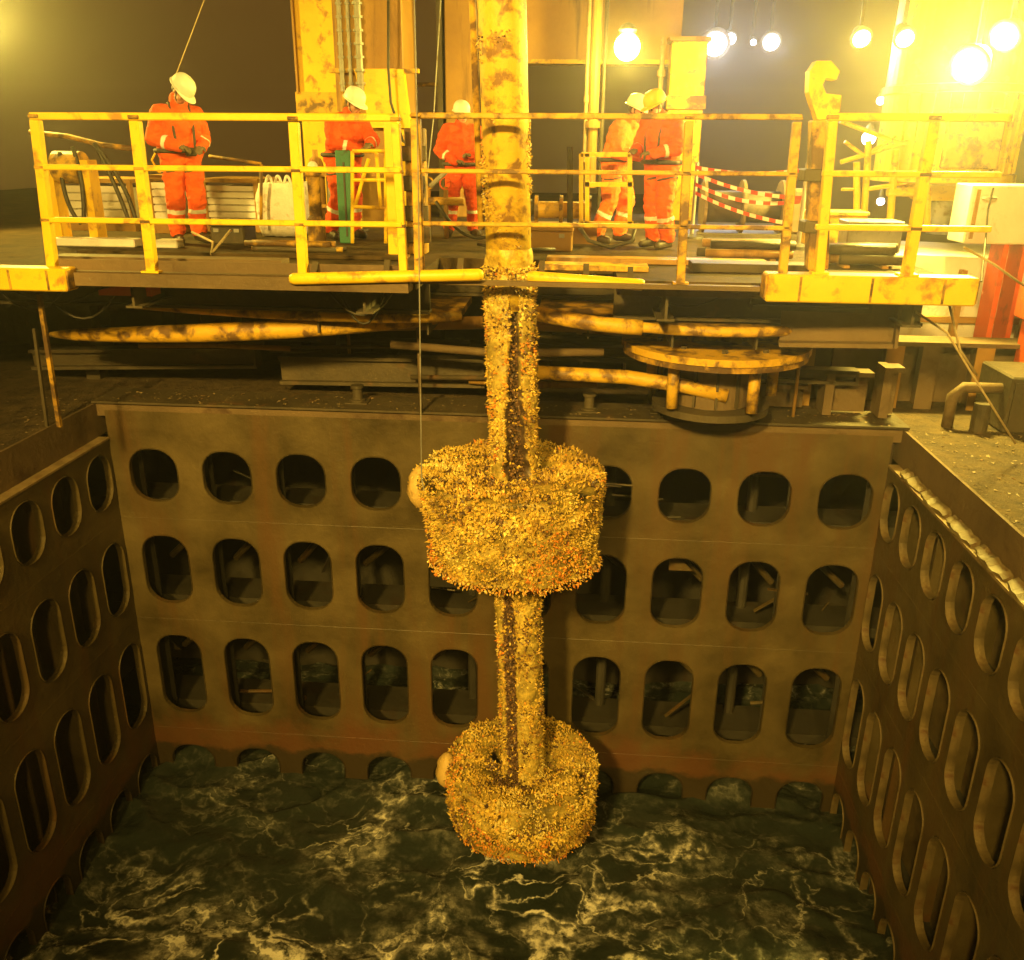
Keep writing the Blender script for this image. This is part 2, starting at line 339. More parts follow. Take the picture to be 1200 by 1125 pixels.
pool_wall('moonpool side wall at right, under the grating walkway, with narrow slot openings', RIGHT_COLS[-1] - .4, YB - .003, 4.75, RIGHT_COLS, .49, .23, lambda s, z, d: (XR + d, s, z), dict(out=.014, back=.07, t=.012), 'rim_dim')
pool_wall('dark moonpool side wall at left with rows of tall oval openings', LEFT_COLS[-1] - .4, YB - .003, 4.75, LEFT_COLS, .53, .25, lambda s, z, d: (XL - d, s, z), dict(out=.014, back=.07, t=.012))

# inside of the hull behind the openings: bulkheads, frames, stringers and braces
hv = thing('hull_void', 'dark hull space with frames and braces seen through the openings', 'hull', (0, 11, -1.3), kind='structure')
MB().box(-7.2, 5.2, 12.3, 12.4, -1.3, 5.05).build('bulkhead', M['wall_shaded'], hv)
MB().box(XL - 1.72, XL - 1.65, 1, 12.29, -1.3, 5.1).build('bulkhead', M['wall_shaded'], hv)
MB().box(XR + 1.6, XR + 1.67, 1, 12.29, -1.3, 5.1).build('bulkhead', M['wall_shaded'], hv)
MB().box(XL - .50, XL - .43, 1, 9.3, -1.3, 4.7).build('bulkhead', M['wall'], hv)
MB().box(XR + .34, XR + .40, 1, 9.3, -1.3, 4.7).build('bulkhead', M['rim_dim'], hv)
for i in range(-1, 11):
    x = -4.998 + .891 * (i + .5)
    mb = MB(); mb.box(x - .012, x + .012, 9.56, 9.98, -1.2, 5.0); mb.box(x - .07, x + .07, 9.98, 10.0, -1.2, 5.0); mb.build('frame', M['wall_shaded'], hv)
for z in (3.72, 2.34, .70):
    mb = MB(); mb.box(-6.4, 4.6, 10.1, 10.74, z - .012, z + .012); mb.box(-6.4, 4.6, 10.085, 10.1, z - .08, z + .06); mb.build('stringer', M['wall_shaded'], hv)
for i in range(10):
    x = -4.998 + .891 * i; s = 1 if i < 5 else -1
    for z0 in (-.2, 1.35, 2.75):
        MB().tube([(x - .45 * s, 10.55, z0), (x + .42 * s, 10.3, z0 + .85 + .1 * ((i * 7) % 3))], .045, 8).build('brace', M['wall'], hv)
    if i % 2 == 0: MB().tube([(x + .1, 10.6, -1.2), (x + .1, 10.6, 5.0)], .07, 10).build('pipe', M['wall_shaded'], hv)
vr = random.Random(11)
for i in range(60):
    x = vr.uniform(-6, 4.2); z = vr.uniform(.2, 4.8); y = vr.uniform(9.7, 10.6); k = vr.random(); m_ = M[vr.choice(('wall', 'wall_shaded', 'wall'))]
    if k < .45: MB().beam((x, y, z), (x + vr.uniform(-.5, .5), y + vr.uniform(-.1, .3), z + vr.uniform(-.4, .4)), .05, .012).build('bracket', m_, hv)
    elif k < .8: MB().tube([(x, y, z), (x + vr.uniform(.3, .9), y, z + vr.uniform(-.06, .06))], vr.choice((.015, .025, .04)), 8).build('pipe', m_, hv)
    else: MB().prism([(x, z), (x + .3, z), (x, z + .3)], y, y + .012).build('gusset', m_, hv)
for i in range(8):
    for X, sg in ((XL - .25, -1), (XR + .20, 1)):
        y = 9.0 - i * .9; mb = MB(); mb.box(X - .13, X + .13, y - .012, y + .012, -1.2, 4.65); mb.build('frame', M['wall'], hv)
for z in (3.70, 2.30, .65):
    for X in (XL - .27, XR + .21): MB().box(X - .12, X + .12, 1, 9.3, z - .012, z + .012).build('stringer', M['wall_shaded'], hv)

# ledges, coaming and walkway round the pool
CO_R, CO_L, CO_Z = 3.53, -5.60, 5.17
lg = MB(); lg.box(XR - .01, CO_R + .02, 1, 9.49, 4.752, 4.78); tag(lg.build('wall_ledge', M['rim']), None, None, kind='structure')
lg = MB(); lg.box(CO_L - .02, XL + .02, 1, 9.49, 4.752, 4.775); tag(lg.build('wall_ledge', M['rim']), None, None, kind='structure')
pad_i = 0
for i, c in enumerate(RIGHT_COLS[:9]):
    y = c - .324
    mb = MB(); n = 9; prof = []
    for k in range(n):
        t = k / (n - 1); prof.append((y + .29 - .58 * t, -.02 + .045 * math.sin(PI * t) + .012 * random.uniform(-1, 1)))
    vs = []
    for (yy, o) in prof:
        zt = 4.83 + .015 * random.uniform(-1, 1)
        vs += [(CO_R - .01, yy, zt + .02), (XR - o * .6, yy, zt - .02), (XR - o, yy, 4.785 + .01 * random.uniform(-1, 1)), (XR - o + .01, yy, 4.782), (CO_R - .01, yy, 4.782)]
    fs = []
    for k in range(n - 1):
        for j in range(5): j2 = (j + 1) % 5; fs.append((k * 5 + j, (k + 1) * 5 + j, (k + 1) * 5 + j2, k * 5 + j2))
    fs += [tuple(range(5)), tuple((n - 1) * 5 + j for j in range(4, -1, -1))]
    mb.add(vs, fs)
    ordn = ['first', 'second', 'third', 'fourth', 'fifth', 'sixth', 'seventh', 'eighth', 'ninth'][i]
    tag(mb.build('ledge_pad', M['rim_dim']), f'scuffed pale pad on the walkway ledge, {ordn} from the far corner', 'pad', 'pads along the ledge')
co = thing('coaming', 'brown steel coaming plates standing round the moonpool', 'coaming', (0, 9.5, 4.75), kind='structure')
MB().box(CO_R, CO_R + .03, 1, 9.75, 4.78, CO_Z).build('coaming_plate', M['coaming'], co)
MB().box(CO_L - .03, CO_L, 1, 9.75, 4.775, CO_Z).build('coaming_plate', M['coaming'], co)
MB().box(CO_L, CO_R, YB + .034, YB + .12, 5.02, 5.18).build('coaming_plate', M['coaming'], co)
MB().box(CO_L - .02, CO_R + .05, YB - .02, YB + .6, 5.185, 5.21).build('coaming_cap', M['dark'], co)
wk = MB(); wk.box(CO_R + .03, 12, 1, 14, CO_Z - .05, CO_Z); wk.box(-14, CO_L - .03, 1, 14, CO_Z - .05, CO_Z); wk.box(CO_L - .03, CO_R + .03, YB + .6, 14, CO_Z - .05, CO_Z)
tag(wk.build('walkway', M['grating']), None, None, kind='structure')
# bits of scale and growth lying on the walkway and on the far coaming
db = MB()
def chip(c, s):
    q = [Vector((random.uniform(-1, 1), random.uniform(-1, 1), random.uniform(0, .6))) * s + Vector(c) for _ in range(4)]
    db.add(q, [(0, 1, 2), (0, 2, 3), (0, 3, 1), (1, 3, 2)])
for _ in range(700):
    chip((random.uniform(CO_R + .04, 5.6), random.uniform(4, 9.7), CO_Z), random.uniform(.008, .03))
for _ in range(450):
    chip((random.uniform(CO_L, CO_R), random.uniform(YB - .01, YB + .5), 5.21), random.uniform(.008, .03))
for _ in range(250):
    chip((random.uniform(-7, CO_L - .04), random.uniform(6, 9.7), CO_Z), random.uniform(.008, .03))
tag(db.build('shell_debris', M['rim']), 'loose chips of shell and scale on the walkway and coaming', 'debris', kind='stuff')

# the sea inside the pool
def make_water():
    nx, ny = 300, 320; x0, x1, y0, y1 = -7.0, 5.0, 1.0, 12.2
    xs = np.linspace(x0, x1, nx); ys = np.linspace(y0, y1, ny); vs = []; crest = []; zone = []
    for y in ys:
        for x in xs:
            p = Vector((x * .55, y * .75, 1.3)); h = .13 * noise.noise(p) + .07 * noise.noise(p * 2.1 + Vector((3, 1, 0)))
            rd = 1 - abs(noise.noise(p * 1.9 + Vector((7, 2, 5)))) * 2; rd = max(0, rd); h += .06 * rd ** 3
            h += .030 * noise.noise(p * 5.3) + .012 * noise.noise(p * 11.7)
            vs.append((x, y, WATER_Z + h)); crest.append(max(0, min(1, (rd - .72) * 3.0)))
            zn = max(math.exp(-((y - 6.5) / .7) ** 2), .85 * math.exp(-((x + .5) / 1.4) ** 2 - ((y - 7.6) / .8) ** 2), .7 * math.exp(-((x + 2.2) / .8) ** 2 - ((y - 8.3) / .6) ** 2), .6 * math.exp(-((x - 1.4) / 1.1) ** 2 - ((y - 8.3) / .7) ** 2), .1 if y > 9.6 else 0)
            zone.append(max(0, min(1, zn + .35 * noise.noise(Vector((x * .8, y * 1.1, 9))))))
    fs = [(j * nx + i, j * nx + i + 1, (j + 1) * nx + i + 1, (j + 1) * nx + i) for j in range(ny - 1) for i in range(nx - 1)]
    me = bpy.data.meshes.new('water'); me.from_pydata(vs, [], fs); me.materials.append(M['water']); me.shade_smooth()
    a = me.attributes.new('crest', 'FLOAT', 'POINT'); a.data.foreach_set('value', crest)
    a = me.attributes.new('churn', 'FLOAT', 'POINT'); a.data.foreach_set('value', zone)
    o = bpy.data.objects.new('water', me); COL.objects.link(o); tag(o, None, None, kind='structure')
make_water()
sea = MB(); sea.box(-120, 120, 40, 120, -.6, -.2); tag(sea.build('sea', M['water']), None, None, kind='structure')

# upper working deck with the slot the riser hangs through
dk = MB(); T0 = DECK_Z - .13
dk.box(-14, -1.5, 7.95, 24, T0, DECK_Z); dk.box(-1.5, .30, 9.35, 24, T0, DECK_Z); dk.box(.30, 3.35, 7.95, 24, T0, DECK_Z)
tag(dk.build('deck', M['deck']), None, None, kind='structure')
ud = thing('under_deck', 'dark beams and plating under the working deck', 'deck structure', (0, 10, 5.2), kind='structure')
MB().box(-14, 2.6, 12.6, 12.7, 5.15, T0 - .002).build('bulkhead', M['dark'], ud)
for i in range(12):
    x = -9 + i * 1.0
    mb = MB(); mb.box(x - .03, x + .03, 12.2, 12.6, 5.15, T0 - .002); mb.build('stiffener', M['dark'], ud)
for y in (8.7, 9.9, 11.1):
    for xa, xb in (((-12, -1.5), (.3, 3.2)) if y < 9.3 else ((-12, 3.2),)):
        mb = MB(); mb.box(xa, xb, y - .012, y + .012, T0 - .30, T0 - .002); mb.box(xa, xb, y - .09, y + .09, T0 - .33, T0 - .30); mb.build('deck_beam', M['dark'], ud)
for x in (-6.6, -4.2, -2.0, .75, 2.9):
    mb = MB(); mb.box(x - .012, x + .012, 8.05, 12.5, T0 - .22, T0 - .002); mb.box(x - .08, x + .08, 8.05, 12.5, T0 - .24, T0 - .22); mb.build('deck_girder', M['dark'], ud)
for x in (-6.2, -3.1, 2.3):
    mb = MB(); mb.box(x - .09, x + .09, 10.6, 10.8, 5.15, T0 - .34); mb.build('pillar', M['dark'], ud)

# ================================================================== RISER AND BUOYANCY MODULES, crusted with shells
RY = 8.25
def axis(z): return Vector((-.75 + (8.76 - z) * .0374, RY, z))
def new_growth(): return dict(v=[], f=[], c=[])
SH_F = [(0, 2, 1), (0, 3, 2), (0, 4, 3), (0, 1, 4), (5, 1, 2), (5, 2, 3), (5, 3, 4), (5, 4, 1)]
def add_shell(g, p, nrm, size, col):
    d = Vector(nrm) * random.uniform(.3, 1.3) + Vector((random.uniform(-1, 1), random.uniform(-1, 1), random.uniform(-1, 1))) * .75
    if d.length < .1: d = Vector(nrm)
    d.normalize(); a = d.cross(Vector((random.random(), random.random(), random.random() + .1))).normalized(); b = d.cross(a)
    if random.random() < .5: L = size * random.uniform(.6, 1.15); w = size * random.uniform(.5, .9); t = size * random.uniform(.4, .7)
    else: L = size * random.uniform(.9, 1.9); w = size * random.uniform(.25, .55); t = size * random.uniform(.2, .45)
    c = Vector(p); n = len(g['v'])
    m = c + d * L * .35
    g['v'] += [tuple(c - d * L * .4), tuple(m + a * w), tuple(m + b * t), tuple(m - a * w), tuple(m - b * t), tuple(c + d * L)]
    g['f'] += [tuple(n + i for i in f) for f in SH_F]; g['c'] += [col] * 6
def grow_build(g, name, parent):
    me = bpy.data.meshes.new(name); b = np.array(parent['base']); v = np.array(g['v']) - b
    me.from_pydata(v.tolist(), [], g['f']); me.materials.append(M['growth']); me.update()
    a = me.attributes.new('shell', 'FLOAT_COLOR', 'POINT'); cc = np.ones((len(v), 4)); cc[:, :3] = np.array(g['c']); a.data.foreach_set('color', cc.ravel())
    o = bpy.data.objects.new(name, me); COL.objects.link(o); o.parent = parent; o['kind'] = 'stuff'; return o
TONES = [(.72, .47, .12), (.80, .58, .17), (.64, .41, .10), (.55, .34, .085), (.40, .24, .07), (.24, .14, .05), (.82, .66, .28), (.14, .08, .035)]
TW = [.27, .19, .23, .15, .07, .03, .05, .01]
ORANGE = [(.78, .30, .03), (.80, .38, .05), (.66, .22, .03)]
DARK = [(.10, .055, .03), (.16, .09, .045), (.07, .04, .025), (.22, .12, .05)]
def tone(p, dark=0.0, orange=0.0):
    if random.random() < dark: return random.choice(DARK)
    k = random.uniform(.78, 1.15)
    if random.random() < orange: return tuple(x * k for x in random.choice(ORANGE))
    if p is None: return random.choices(TONES, TW)[0]
    v = noise.noise(p * 1.9 + Vector((4, 1, 8))) * .8 + noise.noise(p * 5.5) * .9 + noise.noise(p * 14) * .6 + random.gauss(0, .13) - .14     # clumps of one tone
    ramp = [(.84, .67, .20), (.79, .56, .11), (.73, .50, .085), (.63, .415, .065), (.49, .31, .05), (.31, .19, .04), (.17, .10, .03)]
    c = ramp[max(0, min(6, int(2.4 - v * 3.5)))]; return tuple(x * k for x in c)
def crust(g, prof_pts, cfun, nseg, smooth_col):
    """continuous lumpy skin under the shells. prof_pts: list of (z, r); cfun(z) axis point"""
    n0 = len(g['v'])
    for (z, r) in prof_pts:
        c = cfun(z)
        for k in range(nseg):
            a = 2 * PI * k / nseg; dr = Vector((math.cos(a), math.sin(a), 0))
            p = c + dr * r; q = r + (.045 * max(0, noise.noise(p * 4)) + .030 * noise.noise(p * 11) + .018 * noise.noise(p * 27)) * (1 if r > .05 else 0)
            g['v'].append(tuple(c + dr * q)); g['c'].append(tuple(x * (.62 + .75 * noise.noise(p * 4.3) + .35 * noise.noise(p * 11)) for x in smooth_col))
    m = len(prof_pts)
    for i in range(m - 1):
        for k in range(nseg):
            k2 = (k + 1) % nseg; g['f'].append((n0 + i * nseg + k, n0 + i * nseg + k2, n0 + (i + 1) * nseg + k2, n0 + (i + 1) * nseg + k))

ris = thing('riser', 'tall shell-crusted flexible riser hanging into the moonpool', 'riser', tuple(axis(1.2)))
# the bare upper length of pipe, then the slit sheath
up = MB(); up.tube([axis(12.5), axis(9), axis(6.6)], .205, 40); up.build('bare_pipe', M['yellow_pipe'], ris, smooth=True)['label'] = 'bare yellow upper length of riser pipe'
def slit_angle(z): return -PI / 2 + .22 + .05 * math.sin(z * 3.1)      # towards the camera, a little to the right
def slit_w(z):                                                            # half width of the slit, radians
    if 4.9 < z < 6.75: return .17 + .30 * min(1, max(0, (6.3 - z) / 1.2))
    return 0.0
g = new_growth(); n0 = 0; nseg = 72; zs = np.arange(7.15, .95, -.03); rows = []
for z in zs:
    c = axis(z); sw = slit_w(z) * (1 + .45 * noise.noise(Vector((z * 7, 3, 1))))
    for k in range(nseg):
        a = 2 * PI * k / nseg; dr = Vector((math.cos(a), math.sin(a), 0)); p = c + dr * .22
        q = .212 + .022 * min(1, max(0, (7.1 - z) / .8)) + .026 * noise.noise(p * 6) + .016 * noise.noise(p * 17)
        da = abs((a - slit_angle(z) + PI) % (2 * PI) - PI); col = (.56, .42, .09)
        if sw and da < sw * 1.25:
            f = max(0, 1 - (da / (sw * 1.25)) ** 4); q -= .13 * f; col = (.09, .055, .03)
        if z < 4.3 and abs((a - (-PI / 2 - .42) + PI) % (2 * PI) - PI) < .30 + .14 * noise.noise(Vector((0, 0, z * 4))): col = (.10, .06, .032); q -= .02
        if z > 6.75: k_ = min(1, (z - 6.75) / .4); col = tuple(a_ * (1 - k_) + b_ * k_ for a_, b_ in zip(col, (.66, .44, .035)))
        g['v'].append(tuple(c + dr * q)); g['c'].append(tuple(x * (.85 + .5 * noise.noise(p * 9)) for x in col))
for i in range(len(zs) - 1):
    for k in range(nseg): k2 = (k + 1) % nseg; g['f'].append((i * nseg + k, i * nseg + k2, (i + 1) * nseg + k2, (i + 1) * nseg + k))
grow_build(g, 'sheath', ris).data.shade_smooth()
ris.children[-1]['kind'] = 'thing'; ris.children[-1]['label'] = 'outer sheath with a long open slit'
g = new_growth()
for _ in range(30000):
    z = random.uniform(.95, 8.9)
    dens = 1.0 if z < 6.5 else ((1 - (z - 6.5) * .85) if z < 7.15 else .45 * (1 if noise.noise(Vector((z * 1.3, 4, 2))) > -.05 else .4))
    a = random.uniform(PI - .35, 2 * PI + .35) if random.random() < .85 else random.uniform(0, PI)
    if z > 7.0 and noise.noise(Vector((math.cos(a) * .8, math.sin(a) * .8, z * 1.6))) < .02: continue
    if random.random() > dens: continue
    da = abs((a - slit_angle(z) + PI) % (2 * PI) - PI); sw = slit_w(z) * (1 + .45 * noise.noise(Vector((z * 7, 3, 1))))
    if sw and da < sw * .8 and random.random() < .55: continue
    dr = Vector((math.cos(a), math.sin(a), 0)); p = axis(z) + dr * (.215 + (.03 * max(0, noise.noise(Vector((a * 3, z * 4, 0)))) if z < 7 else -.008))
    dark = .12; 
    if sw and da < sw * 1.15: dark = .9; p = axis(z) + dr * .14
    elif z < 4.3 and abs((a - (-PI / 2 - .42) + PI) % (2 * PI) - PI) < .30 + .14 * noise.noise(Vector((0, 0, z * 4))): dark = .88
    elif noise.noise(p * 2.3) < -.28: dark = .5
    orange = .55 if noise.noise(p * 2.9 + Vector((5, 5, 1))) > .40 else .03
    if 5.3 < z < 5.9 and .2 < (a + PI / 2) < 1.2: orange = .4
    add_shell(g, p, dr, random.uniform(.014, .036) * (1 if z < 7 else .7), tone(p, dark, orange))
grow_build(g, 'shell_crust', ris)

def buoyancy(label, cz_top, cz_bot, rad, cfun, n_shell, orange_lo, pad_a, dish, taper):
    root = thing('buoyancy_module', label, 'buoyancy module', tuple(cfun(cz_bot)), 'buoyancy modules on the riser')
    H = cz_top - cz_bot
    prof = [(cz_bot + .02, .26), (cz_bot, rad * .6), (cz_bot, rad * .90), (cz_bot + .012, rad * taper)]
    for i in range(26): t = i / 25; prof.append((cz_bot + .03 + (H - .06) * t, rad * (taper + (1 - taper) * t)))
    for rr, dz in ((.985, -.008), (.955, .0), (.9, .0), (.8, -.015), (.68, -.04), (.56, -.09), (.46, -.15), (.36, -.20), (.26, -.22)): prof.append((cz_top + dz * dish, rad * rr))
    # refine along the profile
    pf = []
    for i in range(len(prof) - 1):
        (z0, r0), (z1, r1) = prof[i], prof[i + 1]; k = max(1, int(math.hypot(z1 - z0, r1 - r0) / .035))
        pf += [(z0 + (z1 - z0) * j / k, r0 + (r1 - r0) * j / k) for j in range(k)]
    pf.append(prof[-1])
    g = new_growth(); crust(g, pf, lambda z: cfun(z), 120, (.56, .42, .09)); grow_build(g, 'module_body', root).data.shade_smooth(); root.children[-1]['kind'] = 'thing'
    # lengths for sampling
    seg = [(math.hypot(pf[i+1][0]-pf[i][0], pf[i+1][1]-pf[i][1]) * (pf[i][1] + pf[i+1][1]), i) for i in range(len(pf) - 1)]
    wts = [s[0] for s in seg]; picks = random.choices(range(len(seg)), wts, k=n_shell); g = new_growth()
    for i in picks:
        (z0, r0), (z1, r1) = pf[i], pf[i + 1]; t = random.random(); z = z0 + (z1 - z0) * t; r = r0 + (r1 - r0) * t; a = random.uniform(0, 2 * PI)
        if z < cz_top - .1 and .25 < a % (2 * PI) < PI - .25 and random.random() < .6: continue
        L = math.hypot(z1 - z0, r1 - r0) or 1; nr = Vector((math.cos(a) * (z1 - z0) / L, math.sin(a) * (z1 - z0) / L, -(r1 - r0) / L))
        dr = Vector((math.cos(a), math.sin(a), 0)); p = cfun(z) + dr * r
        lump = .045 * max(0, noise.noise(p * 4.0)) + .030 * noise.noise(p * 11)
        if noise.noise(p * 3.1 + Vector((2, 8, 5))) < -.33 and random.random() < .75: continue            # bare patches
        lower = (cz_top - z) / H; v = noise.noise(p * 2.0 + Vector((1, 7, 3)))
        orange = .5 if (v + .50 * lower * orange_lo > .50) else .03
        dark = .05 + (.30 if noise.noise(p * 4.1) < -.25 else 0)
        if r < rad * .5: dark = .45
        add_shell(g, p + nr * (lump + .008), nr, random.uniform(.010, .027) * (1 + 1.5 * max(0, noise.noise(p * 3.3 + Vector((9, 2, 4))))), tone(p, dark, orange))
    # ragged fringe of weed and mussel strings under the lower edge
    for _ in range(420):
        a = random.uniform(PI, 2 * PI); dr = Vector((math.cos(a), math.sin(a), 0)); z = cz_bot + random.uniform(-.045, .03)
        add_shell(g, cfun(z) + dr * rad * random.uniform(.9, .99), Vector((0, 0, -1)) + dr * .4, random.uniform(.014, .030), tone(None, .1, .6 if orange_lo > .8 else .3))
    grow_build(g, 'shell_crust', root)
    # smooth end of the clamp band that stands clear of the crust
    pa = pad_a; dr = Vector((math.cos(pa), math.sin(pa), 0)); zc = cz_top - .20 * H
    c = cfun(zc) + dr * (rad + .02); mb = MB(); mb.ball((0, 0, 0), (.115, .15, .22), 18)
    rot = Matrix.Rotation(pa, 3, 'Z'); mb.v = [tuple(rot @ Vector((v[0] * (1 + .25 * noise.noise(Vector(v) * 9)), v[1], v[2] * (1 - .18 * v[0] / .115))) + c) for v in mb.v]
    g = new_growth()
    for _ in range(170):
        q = Vector((random.gauss(0, 1), random.gauss(0, 1), random.gauss(0, 1))).normalized(); p = c + rot @ Vector((q.x * .11, q.y * .15, q.z * .21))
        if q.x < -.15 + .4 * random.random() or random.random() < .10: add_shell(g, p, rot @ q, random.uniform(.010, .022), tone(p, .1, .05))
    grow_build(g, 'lug_crust', root)
    mb.build('clamp_lug', M['tan'], root, smooth=True)['label'] = 'smooth tan lug bulging from the side'
    return root
def ax1(z): return Vector((-.625 + (4.6 - z) * .05, RY, z))
def ax2(z): return Vector((-.49 + (1.4 - z) * .03, RY, z))
buoyancy('upper buoyancy module on the riser, crusted thickly with mussels', 5.00, 4.10, .91, ax1, 24000, .8, PI + .12, .25, .90)
buoyancy('lower buoyancy module on the riser, hanging just above the water', 1.52, .84, .84, ax2, 20000, 1.1, PI + .10, .75, .96)

# dark flecks standing for the shaded recess hole in the lower module's top
g = new_growth()
for _ in range(260):
    p = ax2(1.40) + Vector((random.gauss(-.17, .10), random.gauss(-.42, .10), random.uniform(0, .07))); add_shell(g, p, Vector((0, 0, 1)), random.uniform(.02, .035), random.choice(DARK[:3]))
gb = [o for o in bpy.data.objects if o.get('label', '').startswith('lower buoyancy')][0]
grow_build(g, 'recess_shade_patch', gb)
# thin guide wire beside the riser
gw = MB(); gw.tube([at(484, -60, 7.9), at(490, 200, 7.7), at(494, 560, 7.55), at(497, 575, 7.5)], .006, 6); tag(gw.build('guide_wire', M['grey']), 'thin wire hanging from above down to the upper buoyancy module', 'wire')

Z = DECK_Z
def px_x(px, Y, z=Z + .5):
    """x of the thing that stands at photo column px, Y metres off"""
    lo, hi = -30.0, 30.0
    for _ in range(50):
        mid = (lo + hi) / 2; P = np.array([mid, Y, z]) - CAM
        if 600 + F_PX * (P @ R_) / (P @ D_) < px: lo = mid
        else: hi = mid
    return (lo + hi) / 2
def px_z(px, py, Y): return at(px, py, Y).z

# ================================================================== GUARD RAILS AT THE EDGE
RYL = 7.8
def railing(label, posts, rails, x0, x1, material, base_z=DECK_Z, rw=.075, kick=True, name='guard_railing'):
    root = thing(name, label, 'railing', ((x0 + x1) / 2, RYL, base_z), 'guard railings at the deck edge')
    top = rails[0]
    for (xt, xb, w) in posts:
        MB().beam((xt, RYL, top - rw / 2), (xb, RYL, base_z), w, w, up=(0, 1, 0), bev=.006).build('post', material, root)
        MB().box(xb - w * .95, xb + w * .95, RYL - w * .7, RYL + w * .7, base_z + .001, base_z + .018).build('foot_plate', material, root)
        for zz in rails: MB().obox((xt + (xb - xt) * (top - zz) / (top - base_z), RYL, zz), (w * 1.12, w * 1.1, rw * .5), None, 0, .006).build('weld_collar', M['yellow_rust'], root)
    for i, z in enumerate(rails):
        yy = RYL - (.0 if i == 0 else .012)
        MB().beam((x0, yy, z), (x1, yy, z + (x1 - x0) * .004), rw, rw * (1 if i == 0 else .78), up=(0, 0, 1), bev=.008).build(('top_rail', 'mid_rail', 'low_rail')[i], material, root)
    if kick: MB().box(x0, x1, RYL + .03, RYL + .042, base_z + .002, base_z + .10).build('kick_plate', M['coaming'], root)
    return root
railing('yellow guard railing in front of the worker with the bowed head', [(-4.71, -4.78, .08), (-3.83, -3.85, .085), (-2.46, -2.47, .08), (-1.60, -1.57, .07)], [8.21, 7.80, 7.36], -4.75, -1.565, M['yellow'], rw=.06)
railing('guard railing that crosses in front of the riser, paint worn brown', [(-1.43, -1.43, .08), (.80, .83, .07), (1.655, 1.68, .07)], [8.24, 7.81, 7.385], -1.47, 1.69, M['yellow_worn'], rw=.046, kick=False)
railing('bright yellow railing bolted on top of the thick yellow beam at right', [(1.93, 1.98, .075), (2.71, 2.70, .085)], [8.255, 7.83, 7.41], 1.90, 3.30, M['yellow'], base_z=7.03, kick=False, rw=.06)
# lower edge angle the railings stand on
MBe = MB(); MBe.box(-5.0, -1.52, 7.72, 7.945, 6.80, 6.915); tag(MBe.build('edge_beam', M['coaming']), 'dark brown edge beam under the left guard railing', 'beam')
MBe = MB(); MBe.box(-1.5, 1.50, 7.76, 7.84, 6.875, 6.915); tag(MBe.build('edge_beam', M['coaming']), 'slim brown edge beam crossing in front of the riser', 'beam')

def box_beam(label, x0, x1, y0, y1, z0, z1, material, ribs=True):
    r = thing('box_beam', label, 'beam', ((x0 + x1) / 2, (y0 + y1) / 2, z0), 'beams at the deck edge')
    MB().box(x0, x1, y0, y1, z0, z1, bev=.012).build('beam_body', material, r)
    MB().box(x0 - .012, x0 + .002, y0 + .02, y1 - .02, z0 + .02, z1 - .02).build('end_plate', M['yellow_rust'], r)
    MB().box(x1 - .002, x1 + .012, y0 + .02, y1 - .02, z0 + .02, z1 - .02).build('end_plate', M['yellow_rust'], r)
    for k in range(3):
        x = x0 + (x1 - x0) * (.16 + .34 * k); MB().box(x - .01, x + .01, y0 - .006, y0 + .01, z0 + .015, z1 - .015).build('weld_strip', M['yellow_rust'], r)
    return r
box_beam('thick yellow box beam with rust streaks under the right railing', 1.54, 3.26, 7.70, 7.93, 6.80, 7.03, M['yellow'])
box_beam('short yellow beam end poking in under the left railing', -5.6, -4.56, 7.60, 7.80, 6.76, 6.96, M['yellow'])
# round yellow fender bars slung under the deck edge, one each side of the riser
def fender(label, a, b, r, material):
    root = thing('fender_bar', label, 'bar', tuple((a + b) / 2), 'fender bars under the deck edge')
    MB().tube([a, a * .98 + b * .02, b * .98 + a * .02, b], [r * .7, r, r, r * .7], 16).build('bar', material, root, smooth=True)
    for t in (.12, .5, .88):
        p = a.lerp(b, t); MB().beam(p + Vector((0, .02, r * .4)), p + Vector((0, .10, .13)), .05, .02).build('hanger', M['dark'], root)
    return root
fender('bright yellow bar under the deck edge left of the riser', at(340, 327, 7.70), at(566, 322, 7.70), .052, M['yellow'])
fender('yellow bar under the deck edge right of the riser', at(618, 324, 7.86), at(755, 334, 7.86), .05, M['yellow'])

# machinery below the deck
def pipe_thing(name, label, cat, pts, r, material, flange=True):
    root = thing(name, label, cat, tuple(pts[0])); MB().tube(pts, r, 18).build('pipe', material, root, smooth=True)
    if flange:
        rr = r if not isinstance(r, list) else max(r)
        for i in (1, len(pts) - 2):
            t = (Vector(pts[i + 1]) - Vector(pts[i])).normalized(); p = Vector(pts[i]); MB().tube([p - t * .03, p + t * .03], rr * 1.3, 18).build('flange', material, root)
    return root
def arc(p0, p1, sag, n=14, ax=Vector((0, 1, 0))):
    p0 = Vector(p0); p1 = Vector(p1); return [p0.lerp(p1, i / n) + ax * sag * (4 * (i / n) * (1 - i / n)) for i in range(n + 1)]
pa = arc(at(60, 392, 9.3), at(536, 372, 9.2), -.3)
pipe_thing('curved_guide', 'long curved worn yellow guide rail under the deck left of the riser', 'guide rail', pa, [.03] + [.055 + .045 * math.sin(PI * i / 14) for i in range(1, 14)] + [.02], M['yellow_worn'], False)
pb = arc(at(622, 366, 8.9), at(752, 384, 8.6), -.12, 10)
pipe_thing('curved_guide', 'short worn yellow guide rail running from riser to turntable', 'guide rail', pb, .075, M['yellow_worn'], False)
pc = [at(300, 384, 9.6), at(420, 381, 9.55), at(566, 378, 9.5)]
pipe_thing('ballast_pipe', 'rusty brown pipe under the deck left of the riser', 'pipe', pc, .07, M['brown'])
pd = [at(605, 380, 9.7), at(680, 382, 9.65), at(745, 388, 9.6)]
pipe_thing('ballast_pipe', 'rusty brown pipe under the deck between riser and turntable', 'pipe', pd, .07, M['brown'])
